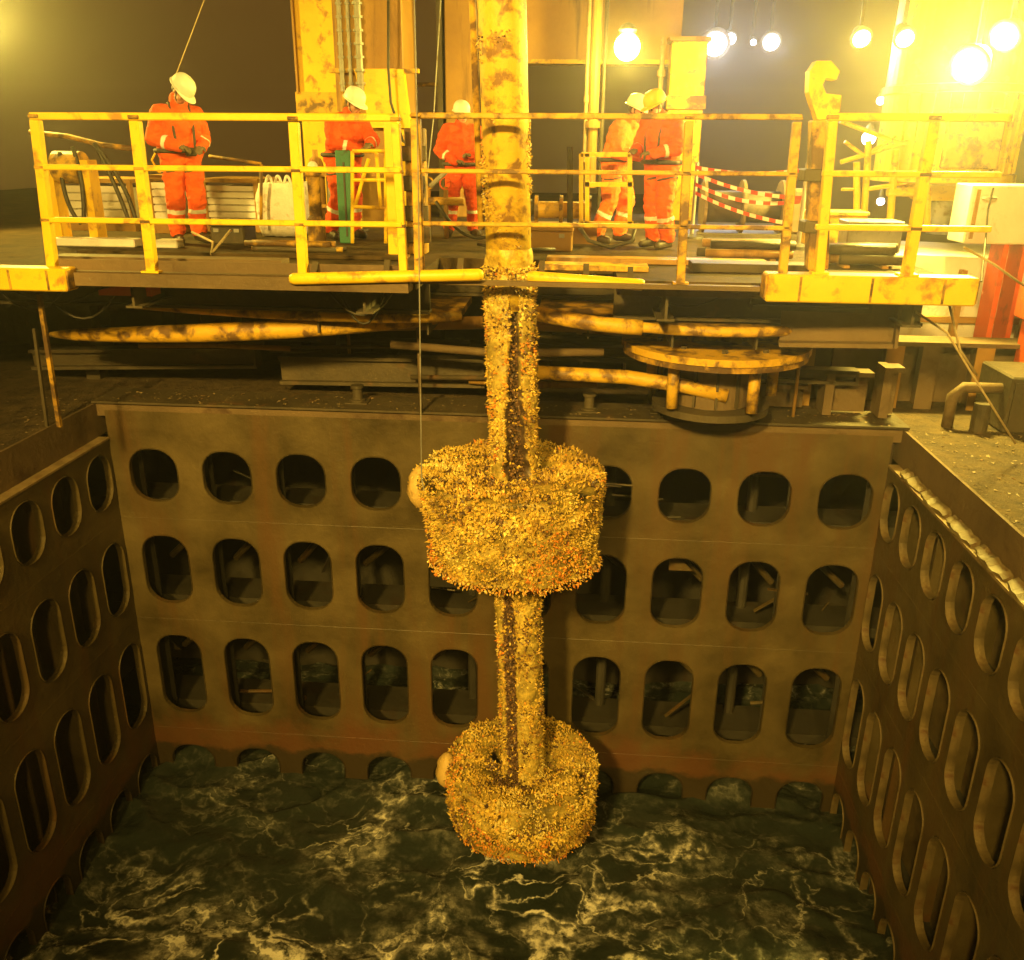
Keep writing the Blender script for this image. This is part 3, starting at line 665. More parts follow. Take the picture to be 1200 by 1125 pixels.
pe = [at(612, 436, 9.3), at(640, 437, 9.25), at(735, 442, 9.15), at(800, 452, 9.05), at(852, 464, 9.0)]
pipe_thing('support_rail', 'low worn yellow rail under the turntable', 'rail', pe, .075, M['yellow_worn'], False)
def curved_plate(label, front, back_y, py_ref, material):
    z = at(front[len(front) // 2][0], py_ref, front[len(front) // 2][1]).z; pts = [Vector((px_x(px, Y, z), Y, z)) for px, Y in front]; n = len(pts)
    r = thing('curved_plate', label, 'plate', tuple(pts[0])); vs = [p for p in pts] + [Vector((p.x, back_y, z + .02)) for p in pts] + [p - Vector((0, 0, .07)) for p in pts] + [Vector((p.x, back_y, z - .05)) for p in pts]; fs = []
    for i in range(n - 1): fs += [(i, i + 1, n + i + 1, n + i), (2 * n + i + 1, 2 * n + i, 3 * n + i, 3 * n + i + 1), (i + 1, i, 2 * n + i, 2 * n + i + 1), (n + i, n + i + 1, 3 * n + i + 1, 3 * n + i)]
    fs += [(0, n, 3 * n, 2 * n), (n - 1, 3 * n - 1, 4 * n - 1, 2 * n - 1)]
    MB().add(vs, fs).build('plate', M[material], r)
    MB().tube([p - Vector((0, .03, .035)) for p in pts], .05, 12).build('edge_tube', M['yellow_worn'], r, smooth=True)
    for p in pts[1::2]: MB().box(p.x - .01, p.x + .01, p.y + .05, back_y - .05, z - .22, z - .071).build('rib', M['dark'], r)
curved_plate('broad curved worn yellow plate over the turntable', [(630, 9.0), (690, 8.85), (740, 8.65), (790, 8.52), (840, 8.48), (890, 8.52), (930, 8.66), (955, 8.9)], 9.9, 384, 'yellow_rust')
curved_plate('broad curved worn yellow plate under the deck at left', [(160, 9.2), (230, 9.0), (300, 8.86), (370, 8.78), (440, 8.76), (500, 8.84), (540, 9.0)], 9.9, 366, 'yellow_rust')
# turntable: ring plate on a drum with legs
tc = at(838, 402, 9.4); tt = thing('turntable', 'round worn yellow turntable plate hung under the deck at right', 'turntable', tuple(tc - Vector((0, 0, .9))))
def ringz(c, r0, r1, z0, z1, n=48, material=None, name='ring', parent=None):
    mb = MB(); c = Vector(c); vs = []
    for (r, z) in ((r0, z0), (r1, z0), (r1, z1), (r0, z1)):
        vs += [c + Vector((r * math.cos(2 * PI * k / n), r * math.sin(2 * PI * k / n), z)) for k in range(n)]
    fs = []
    for j in range(4):
        for k in range(n): k2 = (k + 1) % n; j2 = (j + 1) % 4; fs.append((j * n + k, j * n + k2, j2 * n + k2, j2 * n + k))
    return mb.add(vs, fs).build(name, material, parent)
ringz(tc, .30, .98, -.035, .035, 56, M['yellow_worn'], 'ring_plate', tt)
ringz(tc, .87, .96, -.10, -.036, 56, M['yellow_rust'], 'skirt', tt)
MB().lathe([(.42, -.62), (.42, -.10), (.40, -.037), (.29, -.036)], tc, 32).build('drum', M['coaming'], tt)
ringz(tc, .30, .62, -.70, -.625, 40, M['dark'], 'lower_flange', tt)
for k in range(10):
    a = 2 * PI * k / 10 + .2; p = tc + Vector((.68 * math.cos(a), .68 * math.sin(a), 0))
    if k % 2 == 0: MB().tube([p + Vector((0, 0, -.10)), p + Vector((0, 0, -.58))], .06, 12).build('leg', M['yellow_worn'], tt, smooth=True)
    MB().tube([p + Vector((.08, 0, .034)), p + Vector((.08, 0, .07))], .03, 6).build('bolt', M['dark'], tt)
for k in range(12):
    a = 2 * PI * k / 12; p = tc + Vector((.43 * math.cos(a), .43 * math.sin(a), -.35)); MB().obox(p, (.025, .05, .5), Matrix.Rotation(a + PI / 2, 3, 'Z')).build('drum_rib', M['dark'], tt)
# heavy dark beams at right of the turntable and the frames behind it
def ibeam(label, a, b, h, w, material, group='dark beams under the deck'):
    a = Vector(a); b = Vector(b); r = thing('steel_beam', label, 'beam', tuple((a + b) / 2 - Vector((0, 0, h / 2))), group)
    MB().beam(a, b, .04, h - .08).build('web', material, r)
    for s in (-1, 1): MB().beam(a + Vector((0, 0, s * (h / 2 - .02))), b + Vector((0, 0, s * (h / 2 - .02))), w, .04).build('flange', material, r)
    d = (b - a).normalized(); MB().beam(b, b + d * .03, w, h).build('end_plate', material, r)
    return r
ibeam('big dark beam with square end above the right coaming', at(915, 375, 8.6), at(1048, 376, 8.45), .46, .30, M['coaming'])
ibeam('dark beam running under the thick yellow beam', at(880, 352, 8.4), at(1015, 356, 8.4), .14, .20, M['dark'])
ibeam('lower dark beam behind the turntable', at(860, 436, 9.9), at(1000, 441, 9.9), .16, .2, M['dark'])
ibeam('dark beam low under the deck left of the riser', at(330, 432, 10.2), at(566, 436, 10.1), .34, .2, M['dark'])
ibeam('dark beam deep under the deck at the left end', at(40, 420, 10.4), at(300, 418, 10.4), .25, .2, M['dark'])
ibeam('dark beam between riser and turntable, deep under the deck', at(618, 410, 10.4), at(760, 414, 10.4), .20, .2, M['dark'])
def bracket(label, px0, px1, py0, py1, Y):
    a = at(px0, py1, Y); b = at(px1, py0, Y); r = thing('web_frame', label, 'frame', tuple(a), 'web frames on the far coaming')
    mb = MB(); t = .06; x0, x1, z0, z1 = a.x, b.x, CO_Z + .06, b.z
    mb.box(x0, x0 + t * 1.6, Y, Y + .3, z0, z1); mb.build('upright', M['coaming'], r)
    MB().box(x0 + t * 1.6, x1, Y + .2, Y + .22, z0, z1 - .05).build('panel', M['coaming'], r)
    MB().box(x0 + t * 1.6, x1, Y + .02, Y + .24, z1 - .05, z1).build('top_flange', M['coaming'], r)
    return r
bracket('brown web frame on the far coaming nearest the corner at right', 1028, 1062, 432, 494, 9.75)
bracket('pale brown web frame panel on the coaming below the big dark beam', 962, 1026, 438, 493, 9.8)
bracket('shaded web frame panel on the coaming right beside the turntable', 872, 948, 452, 490, 9.9)
def hull_locker():
    r = thing('steel_locker', 'weathered steel cabinet with pipes on the right walkway', 'cabinet', (5.0, 9.75, CO_Z))
    MB().box(4.55, 5.2, 9.5, 10.3, CO_Z + .002, CO_Z + .62, bev=.02).build('cabinet_body', M['dark'], r)
    MB().box(4.58, 4.86, 9.475, 9.5, CO_Z + .08, CO_Z + .56).build('door', M['dark'], r)
    MB().box(4.90, 5.17, 9.475, 9.5, CO_Z + .08, CO_Z + .56).build('door', M['dark'], r)
    MB().tube([(4.05, 9.7, CO_Z), (4.05, 9.7, CO_Z + .35), (4.15, 9.7, CO_Z + .45), (4.54, 9.7, CO_Z + .45)], .06, 12).build('pipe', M['coaming'], r, smooth=True)
    MB().tube([(4.32, 9.55, CO_Z), (4.32, 9.55, CO_Z + .32)], .09, 14).build('valve', M['dark'], r)
hull_locker()
# mooring bits in the dark on the far coaming
for i, (px, py, Y, lab) in enumerate(((775, 478, 9.8, 'small dark bollard on the coaming under the turntable'), (690, 484, 9.75, 'small dark bollard on the coaming right of the riser'), (420, 480, 9.8, 'small dark bollard on the coaming left of the riser'))):
    p = at(px, py, Y); p.z = 5.212; b = thing('bollard', lab, 'bollard', tuple(p), 'bollards on the far coaming')
    MB().lathe([(.09, 0), (.09, .03), (.06, .04), (.055, .16), (.075, .17), (.075, .20), (.0, .205)], p, 20).build('bollard_post', M['dark'], b); MB().box(p.x - .13, p.x + .13, p.y - .11, p.y + .11, p.z - .001, p.z + .012).build('base_plate', M['dark'], b)
bw = thing('bulwark', 'brown steel bulwark with deep frames behind the right end of the far coaming', 'bulwark', (4.4, 10.6, CO_Z))
bx0, bx1 = 2.55, 6.4; zt_ = CO_Z + .74
MB().box(bx0, bx1, 10.75, 10.78, CO_Z + .002, zt_).build('plate', M['coaming'], bw); MB().box(bx0, bx1, 10.40, 10.80, zt_ + .002, zt_ + .05).build('cap_rail', M['coaming'], bw)
for k, x in enumerate((2.62, 3.02, 3.62, 4.02, 4.62, 5.3)):
    MB().box(x - .02, x + .02, 10.42, 10.749, CO_Z + .002, zt_).build('frame', M['coaming'], bw)
    MB().box(x - .10, x + .10, 10.40, 10.418, CO_Z + .002, zt_).build('face_flat', M['coaming' if k % 2 else 'brown'], bw)
# white steel housing seen low at right, with struts
wh = thing('deck_housing', 'white rounded deck housing seen under the thick yellow beam', 'housing', (5.3, 12.0, CO_Z))
pr = [(3.45, CO_Z), (6.8, CO_Z), (6.8, CO_Z + 1.3), (6.5, CO_Z + 1.6), (4.0, CO_Z + 1.66), (3.6, CO_Z + 1.5), (3.45, CO_Z + 1.2)]
MB().prism(pr, 11.4, 13.4).build('housing_body', M['white'], wh)
MB().box(3.86, 6.64, 11.32, 11.39, CO_Z + .86, CO_Z + .93).build('rubbing_strip', M['brown'], wh)
MB().box(4.55, 4.62, 11.3, 11.39, CO_Z + .1, CO_Z + 1.5).build('strut', M['brown'], wh); MB().box(5.35, 5.41, 11.3, 11.39, CO_Z + .1, CO_Z + 1.5).build('strut', M['brown'], wh)
rd = thing('life_raft_cradle', 'red orange steel cradle with rails at the right edge', 'cradle', (5.3, 10.2, CO_Z))
MB().box(4.92, 6.0, 9.9, 10.6, 6.25, 6.62, bev=.02).build('cradle_body', M['red'], rd)
MB().box(4.98, 6.0, 9.95, 10.5, 5.52, 6.24, bev=.02).build('cradle_body', M['red'], rd)
MB().box(5.05, 6.0, 9.9, 10.5, 6.63, 6.98, bev=.02).build('cradle_body', M['red'], rd)
for x in (5.04, 5.5): MB().tube([(x, 9.86, 5.16), (x, 9.86, 6.4)], .022, 8).build('rail_post', M['red'], rd)
MB().tube([(4.95, 9.86, 6.3), (6.0, 9.86, 6.28)], .022, 8).build('rail', M['white'], rd)
# orange chock under the deck at far left
oc = MB(); a = at(116, 346, 8.3); b = at(176, 334, 8.3)
oc.prism([(a.x, a.z), (b.x, a.z), (b.x, b.z + .05), (a.x, b.z - .06)], 8.3, 8.5); tag(oc.build('orange_chock', M['red']), 'orange wedge-shaped chock hung under the deck at left', 'chock')
lk = MB(); a = at(46, 378, 8.2); lk.beam(at(46, 345, 8.2), at(70, 500, 8.2), .04, .04); tag(lk.build('strut', M['yellow_rust']), 'thin leaning strut below the short yellow beam end', 'strut')
lk = MB(); lk.beam(at(40, 385, 8.6), at(56, 505, 8.6), .03, .03); tag(lk.build('strut', M['dark']), 'dark leaning strut beside the thin one at far left', 'strut')

# pipes, conduits and cables crowded under the deck
crng = random.Random(5)
for i in range(34):
    x0 = crng.uniform(-7.5, .9); ln = crng.uniform(.6, 2.2 if x0 > -1 else 3.5); ln = min(ln, 2.3 - x0); y = crng.uniform(9.3, 11.9); z = crng.uniform(5.45, 6.45); r_ = crng.choice((.02, .03, .045, .07))
    if x0 < -.1 < x0 + ln + .4 and y < 9.3: y += 1.2
    dz = crng.uniform(-.12, .12); dy = crng.uniform(-.2, .2)
    pts = [(x0, y, z), (x0 + ln * .5, y + dy, z + dz), (x0 + ln, y, z + dz * .5)]
    if crng.random() < .25: pts.append((x0 + ln + .08, y, z - .1)); pts.append((x0 + ln + .09, y, 5.22))
    MB().tube(pts, r_, 8).build('conduit', M[crng.choice(('brown', 'dark', 'dark', 'dark', 'coaming'))], ud, smooth=True)
for i in range(9):
    x = crng.uniform(-7, 2.0); y = crng.uniform(10.9, 11.9); h_ = crng.uniform(.2, .5); w_ = crng.uniform(.1, .45)
    MB().box(x, x + w_, y, y + .3, 5.22, 5.22 + h_, bev=.01).build('junction_box', M['dark'], ud)
for i in range(14):
    x = crng.uniform(-6.5, 3.0); y = crng.uniform(8.2, 9.2)
    if -1.6 < x < .5: continue
    MB().tube(arc((x, y, T0 - .02), (x + crng.uniform(.3, 1.2), y + .1, T0 - .02), -crng.uniform(.12, .45), 10, Vector((0, 0, 1))), .012, 6).build('cable_loop', M['hose'], ud, smooth=True)

# ================================================================== THINGS ON THE DECK
Z = DECK_Z
def cylinder_rack(label, px, Y, n):
    x = px_x(px, Y); r = thing('gas_cylinder_rack', label, 'rack', (x, Y, Z))
    for i in range(n): MB().lathe([(.10, 0), (.11, .02), (.11, .78), (.08, .88), (.035, .92), (.035, 1.0)], (x + i * .24, Y, Z + .03), 16).build('gas_cylinder', M[('brown', 'grey', 'yellow_worn')[i % 3]], r, smooth=True)
    for zz in (.3, .7): MB().box(x - .15, x + n * .24 - .09, Y - .14, Y - .12, Z + zz, Z + zz + .05).build('rack_bar', M['yellow_rust'], r)
    MB().box(x - .16, x + n * .24 - .08, Y - .15, Y + .15, Z + .002, Z + .03).build('rack_base', M['dark'], r)
def toolbox(label, px, Y, w, h_, material):
    x = px_x(px, Y); r = thing('tool_chest', label, 'chest', (x, Y, Z)); MB().box(x - w / 2, x + w / 2, Y, Y + .4, Z + .002, Z + h_, bev=.015).build('chest_body', M[material], r); MB().box(x - w / 2 - .01, x + w / 2 + .01, Y - .01, Y + .41, Z + h_ + .001, Z + h_ + .05, bev=.01).build('lid', M[material], r)
    for s_ in (-1, 1): MB().box(x + s_ * w * .3 - .03, x + s_ * w * .3 + .03, Y - .02, Y - .002, Z + h_ * .7, Z + h_ * .9).build('latch', M['grey'], r)
def manifold(label, px, Y, n):
    x = px_x(px, Y); r = thing('valve_manifold', label, 'valves', (x, Y, Z)); MB().tube([(x - .2, Y, Z + .45), (x + n * .22, Y, Z + .45)], .05, 12).build('header_pipe', M['yellow_rust'], r, smooth=True)
    for i in range(n):
        xx = x + i * .22; MB().tube([(xx, Y, Z + .002), (xx, Y, Z + .62)], .03, 10).build('branch_pipe', M['brown'], r, smooth=True)
        MB().tube([(xx + .07 * math.cos(2 * PI * k / 14), Y - .02, Z + .66 + .07 * math.sin(2 * PI * k / 14)) for k in range(15)], .011, 6).build('hand_wheel', M['red'] if i % 2 else M['yellow_worn'], r)
    MB().tube(arc((x + .1, Y - .06, Z + .45), (x + n * .22 + .3, Y - .2, Z + .05), -.15, 12, Vector((0, 0, 1))), .022, 8).build('hose', M['hose'], r, smooth=True)
cylinder_rack('rack of slim gas cylinders below the bright yellow box column', 372, 12.2, 3)
manifold('valve manifold with hand wheels just right of the winch post', 502, 11.4, 2)
toolbox('low brown tool chest between riser and the yellow square frame', 640, 10.1, .6, .22, 'brown')
toolbox('yellow tool chest on the deck behind the hook post', 985, 11.4, .7, .35, 'yellow_worn')
toolbox('grey tool chest at the foot of the right railing', 1030, 10.6, .6, .30, 'grey')
toolbox('low dark tool chest beside the boots of the left worker', 262, 10.2, .4, .2, 'dark')
# white slatted tote cages at left
def cage(label, px0, px1, py0, Y, tarp=False):
    x0, x1 = px_x(px0, Y), px_x(px1, Y); zt = px_z((px0 + px1) / 2, py0, Y); d = .9
    r = thing('tote_cage', label, 'cage', ((x0 + x1) / 2, Y + d / 2, Z), 'white tote cages on the deck')
    n = max(4, int((zt - Z - .18) / .085))
    for i in range(n):
        z = Z + .18 + (zt - Z - .2) * i / n; h = (zt - Z - .2) / n - .02
        MB().box(x0 + .02, x1 - .02, Y, Y + .03, z, z + h).build('slat', M['white'], r)
    MB().box(x0 + .03, x1 - .03, Y + .035, Y + d, Z + .15, zt - .06).build('tote_body', M['sack'], r)
    for x in (x0, x1): MB().box(x - .025, x + .025, Y - .02, Y + .05, Z, zt).build('corner_post', M['brown'], r)
    MB().box(x0 - .03, x1 + .03, Y - .03, Y + d, zt, zt + .05).build('lid', M['brown'] if not tarp else M['sack'], r)
    MB().box(x0, x1, Y - .01, Y + d, Z + .002, Z + .12).build('pallet', M['brown'], r)
    return r
cage('white slatted tote cage at the far left behind the hoses', 66, 152, 214, 11.6)
cage('narrow white slatted tote cage behind the worker with bowed head', 176, 206, 210, 11.4)
cage('grey white tote cage just right of the worker with bowed head', 240, 300, 214, 11.8)
for i, (px0, px1, py0, lab) in enumerate(((304, 348, 214, 'white woven bulk bag with knotted top left of the yellow column'),)):
    Y = 11.2; x0, x1 = px_x(px0, Y), px_x(px1, Y); zt = px_z(325, py0, Y); r = thing('bulk_bag', lab, 'bag', ((x0 + x1) / 2, Y, Z))
    bm = bmesh.new(); bmesh.ops.create_cube(bm, size=1); bmesh.ops.subdivide_edges(bm, edges=bm.edges[:], cuts=9, use_grid_fill=True)
    c = Vector(((x0 + x1) / 2, Y + .35, (Z + zt) / 2))
    for v in bm.verts:
        q = v.co.copy(); w = 1 + .16 * (1 - (2 * q.z) ** 2); v.co = Vector((q.x * (x1 - x0) * w, q.y * .7 * w, q.z * (zt - Z - .02))) + c + Vector((1, 1, .6)) * .02 * noise.noise(q * 6)
    bm.verts.index_update(); mb = MB(); mb.add([v.co for v in bm.verts], [[v.index for v in f.verts] for f in bm.faces]); bm.free(); mb.build('bag_body', M['sack'], r, smooth=True)
    for k in range(4):
        x = x0 + .06 + (x1 - x0 - .12) * k / 3; MB().tube(arc((x - .04, Y + .2, zt - .03), (x + .05, Y + .2, zt - .03), .10, 8, Vector((0, 0, 1))), .018, 8).build('lifting_loop', M['sack'], r, smooth=True)
# white toe boards lying on the deck by the rail
for px0, px1, py, lab in ((60, 158, 267, 'long white plank lying on the deck at the far left'), (182, 208, 267, 'short white plank lying beside the boots of the left worker'), (304, 350, 272, 'pale plank lying on the deck under the white bulk bag')):
    Y = 9.7; x0, x1 = px_x(px0, Y, Z), px_x(px1, Y, Z); MBp = MB(); MBp.box(x0, x1, Y, Y + .18, Z + .003, Z + .09, bev=.01); tag(MBp.build('plank', M['white']), lab, 'plank')
# hydraulic power unit with hoses, far left
Y = 10.0; x = px_x(90, Y); r = thing('hose_reel', 'yellow hose reel with drooping black hoses at the far left', 'hose reel', (x, Y, Z)); zc = px_z(85, 196, Y)
MB().box(x - .28, x - .18, Y - .1, Y + .1, Z, zc).build('side_plate', M['yellow'], r); MB().box(x + .14, x + .24, Y - .1, Y + .1, Z, zc + .08).build('side_plate', M['yellow'], r)
MB().tube([(x - .17, Y, zc), (x + .13, Y, zc)], .17, 20).build('drum', M['yellow_worn'], r)
MB().box(x - .30, x + .26, Y - .14, Y + .14, Z + .001, Z + .05).build('base', M['yellow_worn'], r)
for k, (a, b, c) in enumerate((((70, 178), (72, 240), (95, 262)), ((85, 172), (100, 215), (98, 262)), ((110, 168), (150, 215), (160, 262)), ((112, 170), (140, 225), (152, 262)), ((50, 165), (40, 215), (52, 262)))):
    A = at(*a, Y - .1); B = at(*b, Y - .12); C = at(*c, Y - .15); pts = [A * (1 - t) ** 2 + B * 2 * t * (1 - t) + C * t * t for t in [i / 12 for i in range(13)]]
    MB().tube(pts, .024, 8).build('hose', M['hose'], r, smooth=True)
MBr = MB(); MBr.tube([at(35, 155, 10.5), at(80, 160, 10.5), at(120, 170, 10.4), at(170, 176, 10.4)], .03, 8); tag(MBr.build('slung_pipe', M['yellow_rust'], smooth=True), 'thin rusty pipe slung behind the left railing', 'pipe')
MBr = MB(); MBr.tube([at(245, 183, 10.9), at(280, 188, 10.9), at(306, 192, 10.9)], .02, 8); MBr.tube([at(306, 192, 10.9), at(306, 262, 10.9)], .02, 8); tag(MBr.build('handrail_pipe', M['yellow_rust'], smooth=True), 'thin bent handrail pipe right of the bowed worker', 'pipe')
# big yellow column behind the left railing and its bolted boxes
def column(name, label, px0, px1, py_top, Y, d, material, cat='column'):
    x0, x1 = px_x(px0, Y, 8.6), px_x(px1, Y, 8.6); zt = px_z((px0 + px1) / 2, py_top, Y) if py_top is not None else 11.5
    r = thing(name, label, cat, ((x0 + x1) / 2, Y, Z), 'steel columns behind the railing'); MB().box(x0, x1, Y, Y + d, Z + .002, zt, bev=.015).build('shaft', material, r); return r, x0, x1, zt
Y = 13.0
r, x0, x1, zt = column('steel_column', 'massive brown and yellow column left of the riser', 398, 474, None, Y, .9, M['brown'])
za, zb = px_z(450, 82, Y), px_z(450, 150, Y)
MB().prism([(x0 + .25, za), (x1 + .02, za), (x1 + .10, zb), (x0 + .45, zb)], Y - .14, Y - .002).build('gusset', M['yellow'], r)
MB().box(x0 - .1, x1 + .22, Y - .10, Y - .004, px_z(450, 86, Y), px_z(450, 81, Y)).build('cross_flange', M['yellow_worn'], r)
MB().box(x1 - .18, x1 + .02, Y - .06, Y - .002, zb - .003, Z + .01).build('cover_plate', M['yellow'], r)
MB().box(x0 + .05, x0 + .22, Y - .05, Y - .002, Z + .2, za - .2).build('cover_plate', M['yellow_worn'], r)
for k in range(6):
    MB().tube([(x1 - .08, Y - .06, zb - .3 - k * .28), (x1 - .08, Y - .09, zb - .3 - k * .28)], .03, 6).build('bolt', M['dark'], r)
# pipes with joints standing on the column front
for px, rr in ((404, .03), (414, .026), (425, .045)):
    x = px_x(px, Y, 9); mb = MB(); mb.tube([(x, Y - .16, px_z(420, 108, Y)), (x, Y - .16, 11.2)], rr, 10)
    for k in range(7): z = px_z(420, 100, Y) + .16 * k; mb.tube([(x, Y - .16, z), (x, Y - .16, z + .03)], rr * 1.5, 10)
    tag(mb.build('jointed_pipe', M['grey'], smooth=False), {404: 'thin grey jointed pipe left on the massive column', 414: 'slimmest grey jointed pipe in the middle of the massive column', 425: 'thicker grey jointed pipe above the white helmet by the column'}[px], 'pipe', 'jointed pipes')
Y = 14.0; r, x0, x1, zt = column('steel_column', 'bright yellow box column with flared foot left of the massive column', 352, 396, None, Y, .6, M['yellow'])
MB().box(x0 - .06, x1 + .06, Y - .03, Y - .002, px_z(370, 135, Y), px_z(370, 108, Y)).build('collar', M['yellow_worn'], r); MB().box(x0 - .03, x0, Y - .06, Y + .1, px_z(370, 110, Y), 11).build('edge_strip', M['brown'], r); MB().box(x1, x1 + .05, Y - .06, Y + .1, px_z(370, 130, Y), 11).build('edge_strip', M['brown'], r)
Y = 15.0; r, x0, x1, zt = column('steel_column', 'brown column close behind the riser at its left', 522, 557, None, Y, .5, M['brown'])
MB().box(x0 - .12, x0 - .04, Y - .02, Y + .3, Z, 11.4).build('side_pipe', M['dark'], r)
Y = 15.0; r, x0, x1, zt = column('steel_column', 'yellow column standing behind the worker in the yellow helmet', 783, 824, 48, Y, .6, M['yellow']); MB().box(x0 - .05, x1 + .05, Y - .03, Y + .6, zt + .002, zt + .06).build('cap_plate', M['brown'], r); MB().box(x0 - .03, x1 + .03, Y - .05, Y - .002, px_z(800, 128, Y), px_z(800, 112, Y)).build('collar', M['yellow_worn'], r)
x = px_x(774, 15, 9); MBr = MB(); MBr.tube([(x, 14.9, Z), (x, 14.9, px_z(774, 44, 14.9))], .04, 10); MBr.tube([(x, 14.9, px_z(774, 90, 14.9)), (x, 14.9, px_z(774, 82, 14.9))], .07, 10); tag(MBr.build('vent_pipe', M['rim']), 'slim vent pipe left of the column behind the yellow helmet', 'pipe')
# overhead girder and hanging pipes right of the riser
Y = 15.5; a = at(618, 55, Y); b = at(790, 55, Y); r = thing('overhead_girder', 'brown overhead girder behind the sodium lamp right of the riser', 'girder', (a.x, Y, a.z - .3))
MB().box(a.x - .3, b.x + .1, Y, Y + .3, px_z(650, 70, Y), 10.9).build('web', M['brown'], r); MB().box(a.x - .3, b.x + .1, Y - .1, Y + .4, px_z(650, 75, Y), px_z(650, 70, Y) - .002).build('flange', M['yellow_worn'], r)
for px, rr, y1, lab in ((697, .075, 150, 'brown hanging pipe right of the riser'), (688, .03, 120, 'pale thin pipe beside the brown hanging pipe'), (708, .028, 190, 'dark thin pipe right of the brown hanging pipe')):
    x = px_x(px, 14.2, 9); MBr = MB(); MBr.tube([(x, 14.2, px_z(px, y1 + 70, 14.2)), (x, 14.2, 11)], rr, 12); MBr.tube([(x, 14.2, px_z(px, y1, 14.2)), (x, 14.2, px_z(px, y1 - 8, 14.2))], rr * 1.5, 12)
    tag(MBr.build('hanging_pipe', M['brown'] if rr > .05 else (M['rim'] if px < 690 else M['dark'])), lab, 'pipe', 'hanging pipes right of the riser')
Y = 15.3; MBr = MB(); MBr.beam(at(478, 99, Y), at(524, 99, Y), .06, .06); tag(MBr.build('cross_bar', M['yellow_rust']), 'thin cross bar between the massive column and the riser', 'bar')
# cables up at the left of the riser
MBr = MB(); MBr.tube([at(455, -40, 12.5), at(455, 80, 12.5), at(458, 120, 12.5), at(472, 165, 12.4), at(500, 185, 12.2)], .018, 8); tag(MBr.build('black_cable', M['hose'], smooth=True), 'black cable looping down the front of the massive column', 'cable')
MBr = MB(); MBr.tube([at(519, -40, 12.5), at(508, 140, 12.5), at(498, 230, 12.4)], .008, 6); tag(MBr.build('thin_wire', M['grey']), 'thin wire hanging between massive column and riser', 'wire')
MBr = MB(); MBr.tube([at(262, -60, 11.5), at(206, 88, 11.3)], .006, 6); tag(MBr.build('tether_line', M['rope']), 'thin tether line rising above the worker with bowed head', 'line')
# conductor tube left of the riser
MBr = MB(); MBr.tube([axis(12.3) + Vector((-.26, .05, 0)), axis(7.3) + Vector((-.25, .05, 0))], .03, 10); tag(MBr.build('umbilical_tube', M['yellow_worn'], smooth=True), 'slim yellow tube running down beside the bare riser pipe', 'tube')
# posts just right of the gap in the railing, winch post
r = thing('winch_post', 'grimy brown winch post with blocks left of the riser', 'post', (px_x(487, 9.6), 9.6, Z)); x = px_x(487, 9.6)
MB().box(x - .10, x + .10, 9.6, 9.8, Z + .002, px_z(487, 150, 9.6), bev=.01).build('shaft', M['yellow_rust'], r)
for py, w in ((180, .16), (215, .14), (250, .17), (275, .20)): MB().box(x - w, x + w * .8, 9.55, 9.598, px_z(487, py + 9, 9.6), px_z(487, py - 9, 9.6), bev=.008).build('block', M['dark'], r)
MB().tube([(x + .16, 9.6, px_z(487, 218, 9.6)), (x + .34, 9.55, px_z(487, 200, 9.6))], .025, 8).build('lever', M['grey'], r)
# worn yellow post by the green board
r = thing('yellow_post', 'bright yellow post in front of the worker beside the green board', 'post', (px_x(461, 9.2), 9.2, Z)); x = px_x(461, 9.2)
MB().box(x - .07, x + .07, 9.2, 9.32, Z + .002, px_z(461, 140, 9.2), bev=.008).build('shaft', M['yellow'], r); MB().box(x - .13, x + .13, 9.18, 9.34, Z + .001, Z + .03).build('base_plate', M['yellow_rust'], r)
x = px_x(404, 10.4); r = thing('stretcher_board', 'green board standing upright by the massive column', 'board', (x, 10.4, Z)); MB().box(x - .085, x + .085, 10.4, 10.44, Z + .02, px_z(404, 176, 10.4), bev=.01).build('board', M['green'], r)
MB().box(x + .0, x + .02, 10.385, 10.4, Z + .1, px_z(404, 190, 10.4)).build('strap', M['hose'], r)
r = thing('frame_stand', 'yellow tubular frame stand in front of the leaning worker', 'stand', (px_x(434, 9.9), 9.9, Z)); Y = 9.9
for (a, b) in (((413, 177), (413, 285)), ((452, 177), (452, 285)), ((413, 177), (455, 177)), ((413, 211), (455, 211)), ((413, 242), (455, 244)), ((416, 242), (432, 186)), ((441, 178), (446, 242))):
    MB().tube([at(*a, Y), at(*b, Y)], .02, 8).build('tube', M['yellow'], r)
r = thing('lamp_bollard', 'low rusty bollard with pale cap below the bright yellow column', 'bollard', (px_x(369, 10.2), 10.2, Z)); x = px_x(369, 10.2)
MB().lathe([(.10, 0), (.10, .30), (.07, .34), (.07, .75), (.09, .77), (.09, .80)], (x, 10.2, Z), 18).build('stem', M['yellow_rust'], r); MB().ball((x, 10.2, Z + .86), .06, 12).build('cap', M['sack'], r, smooth=True)
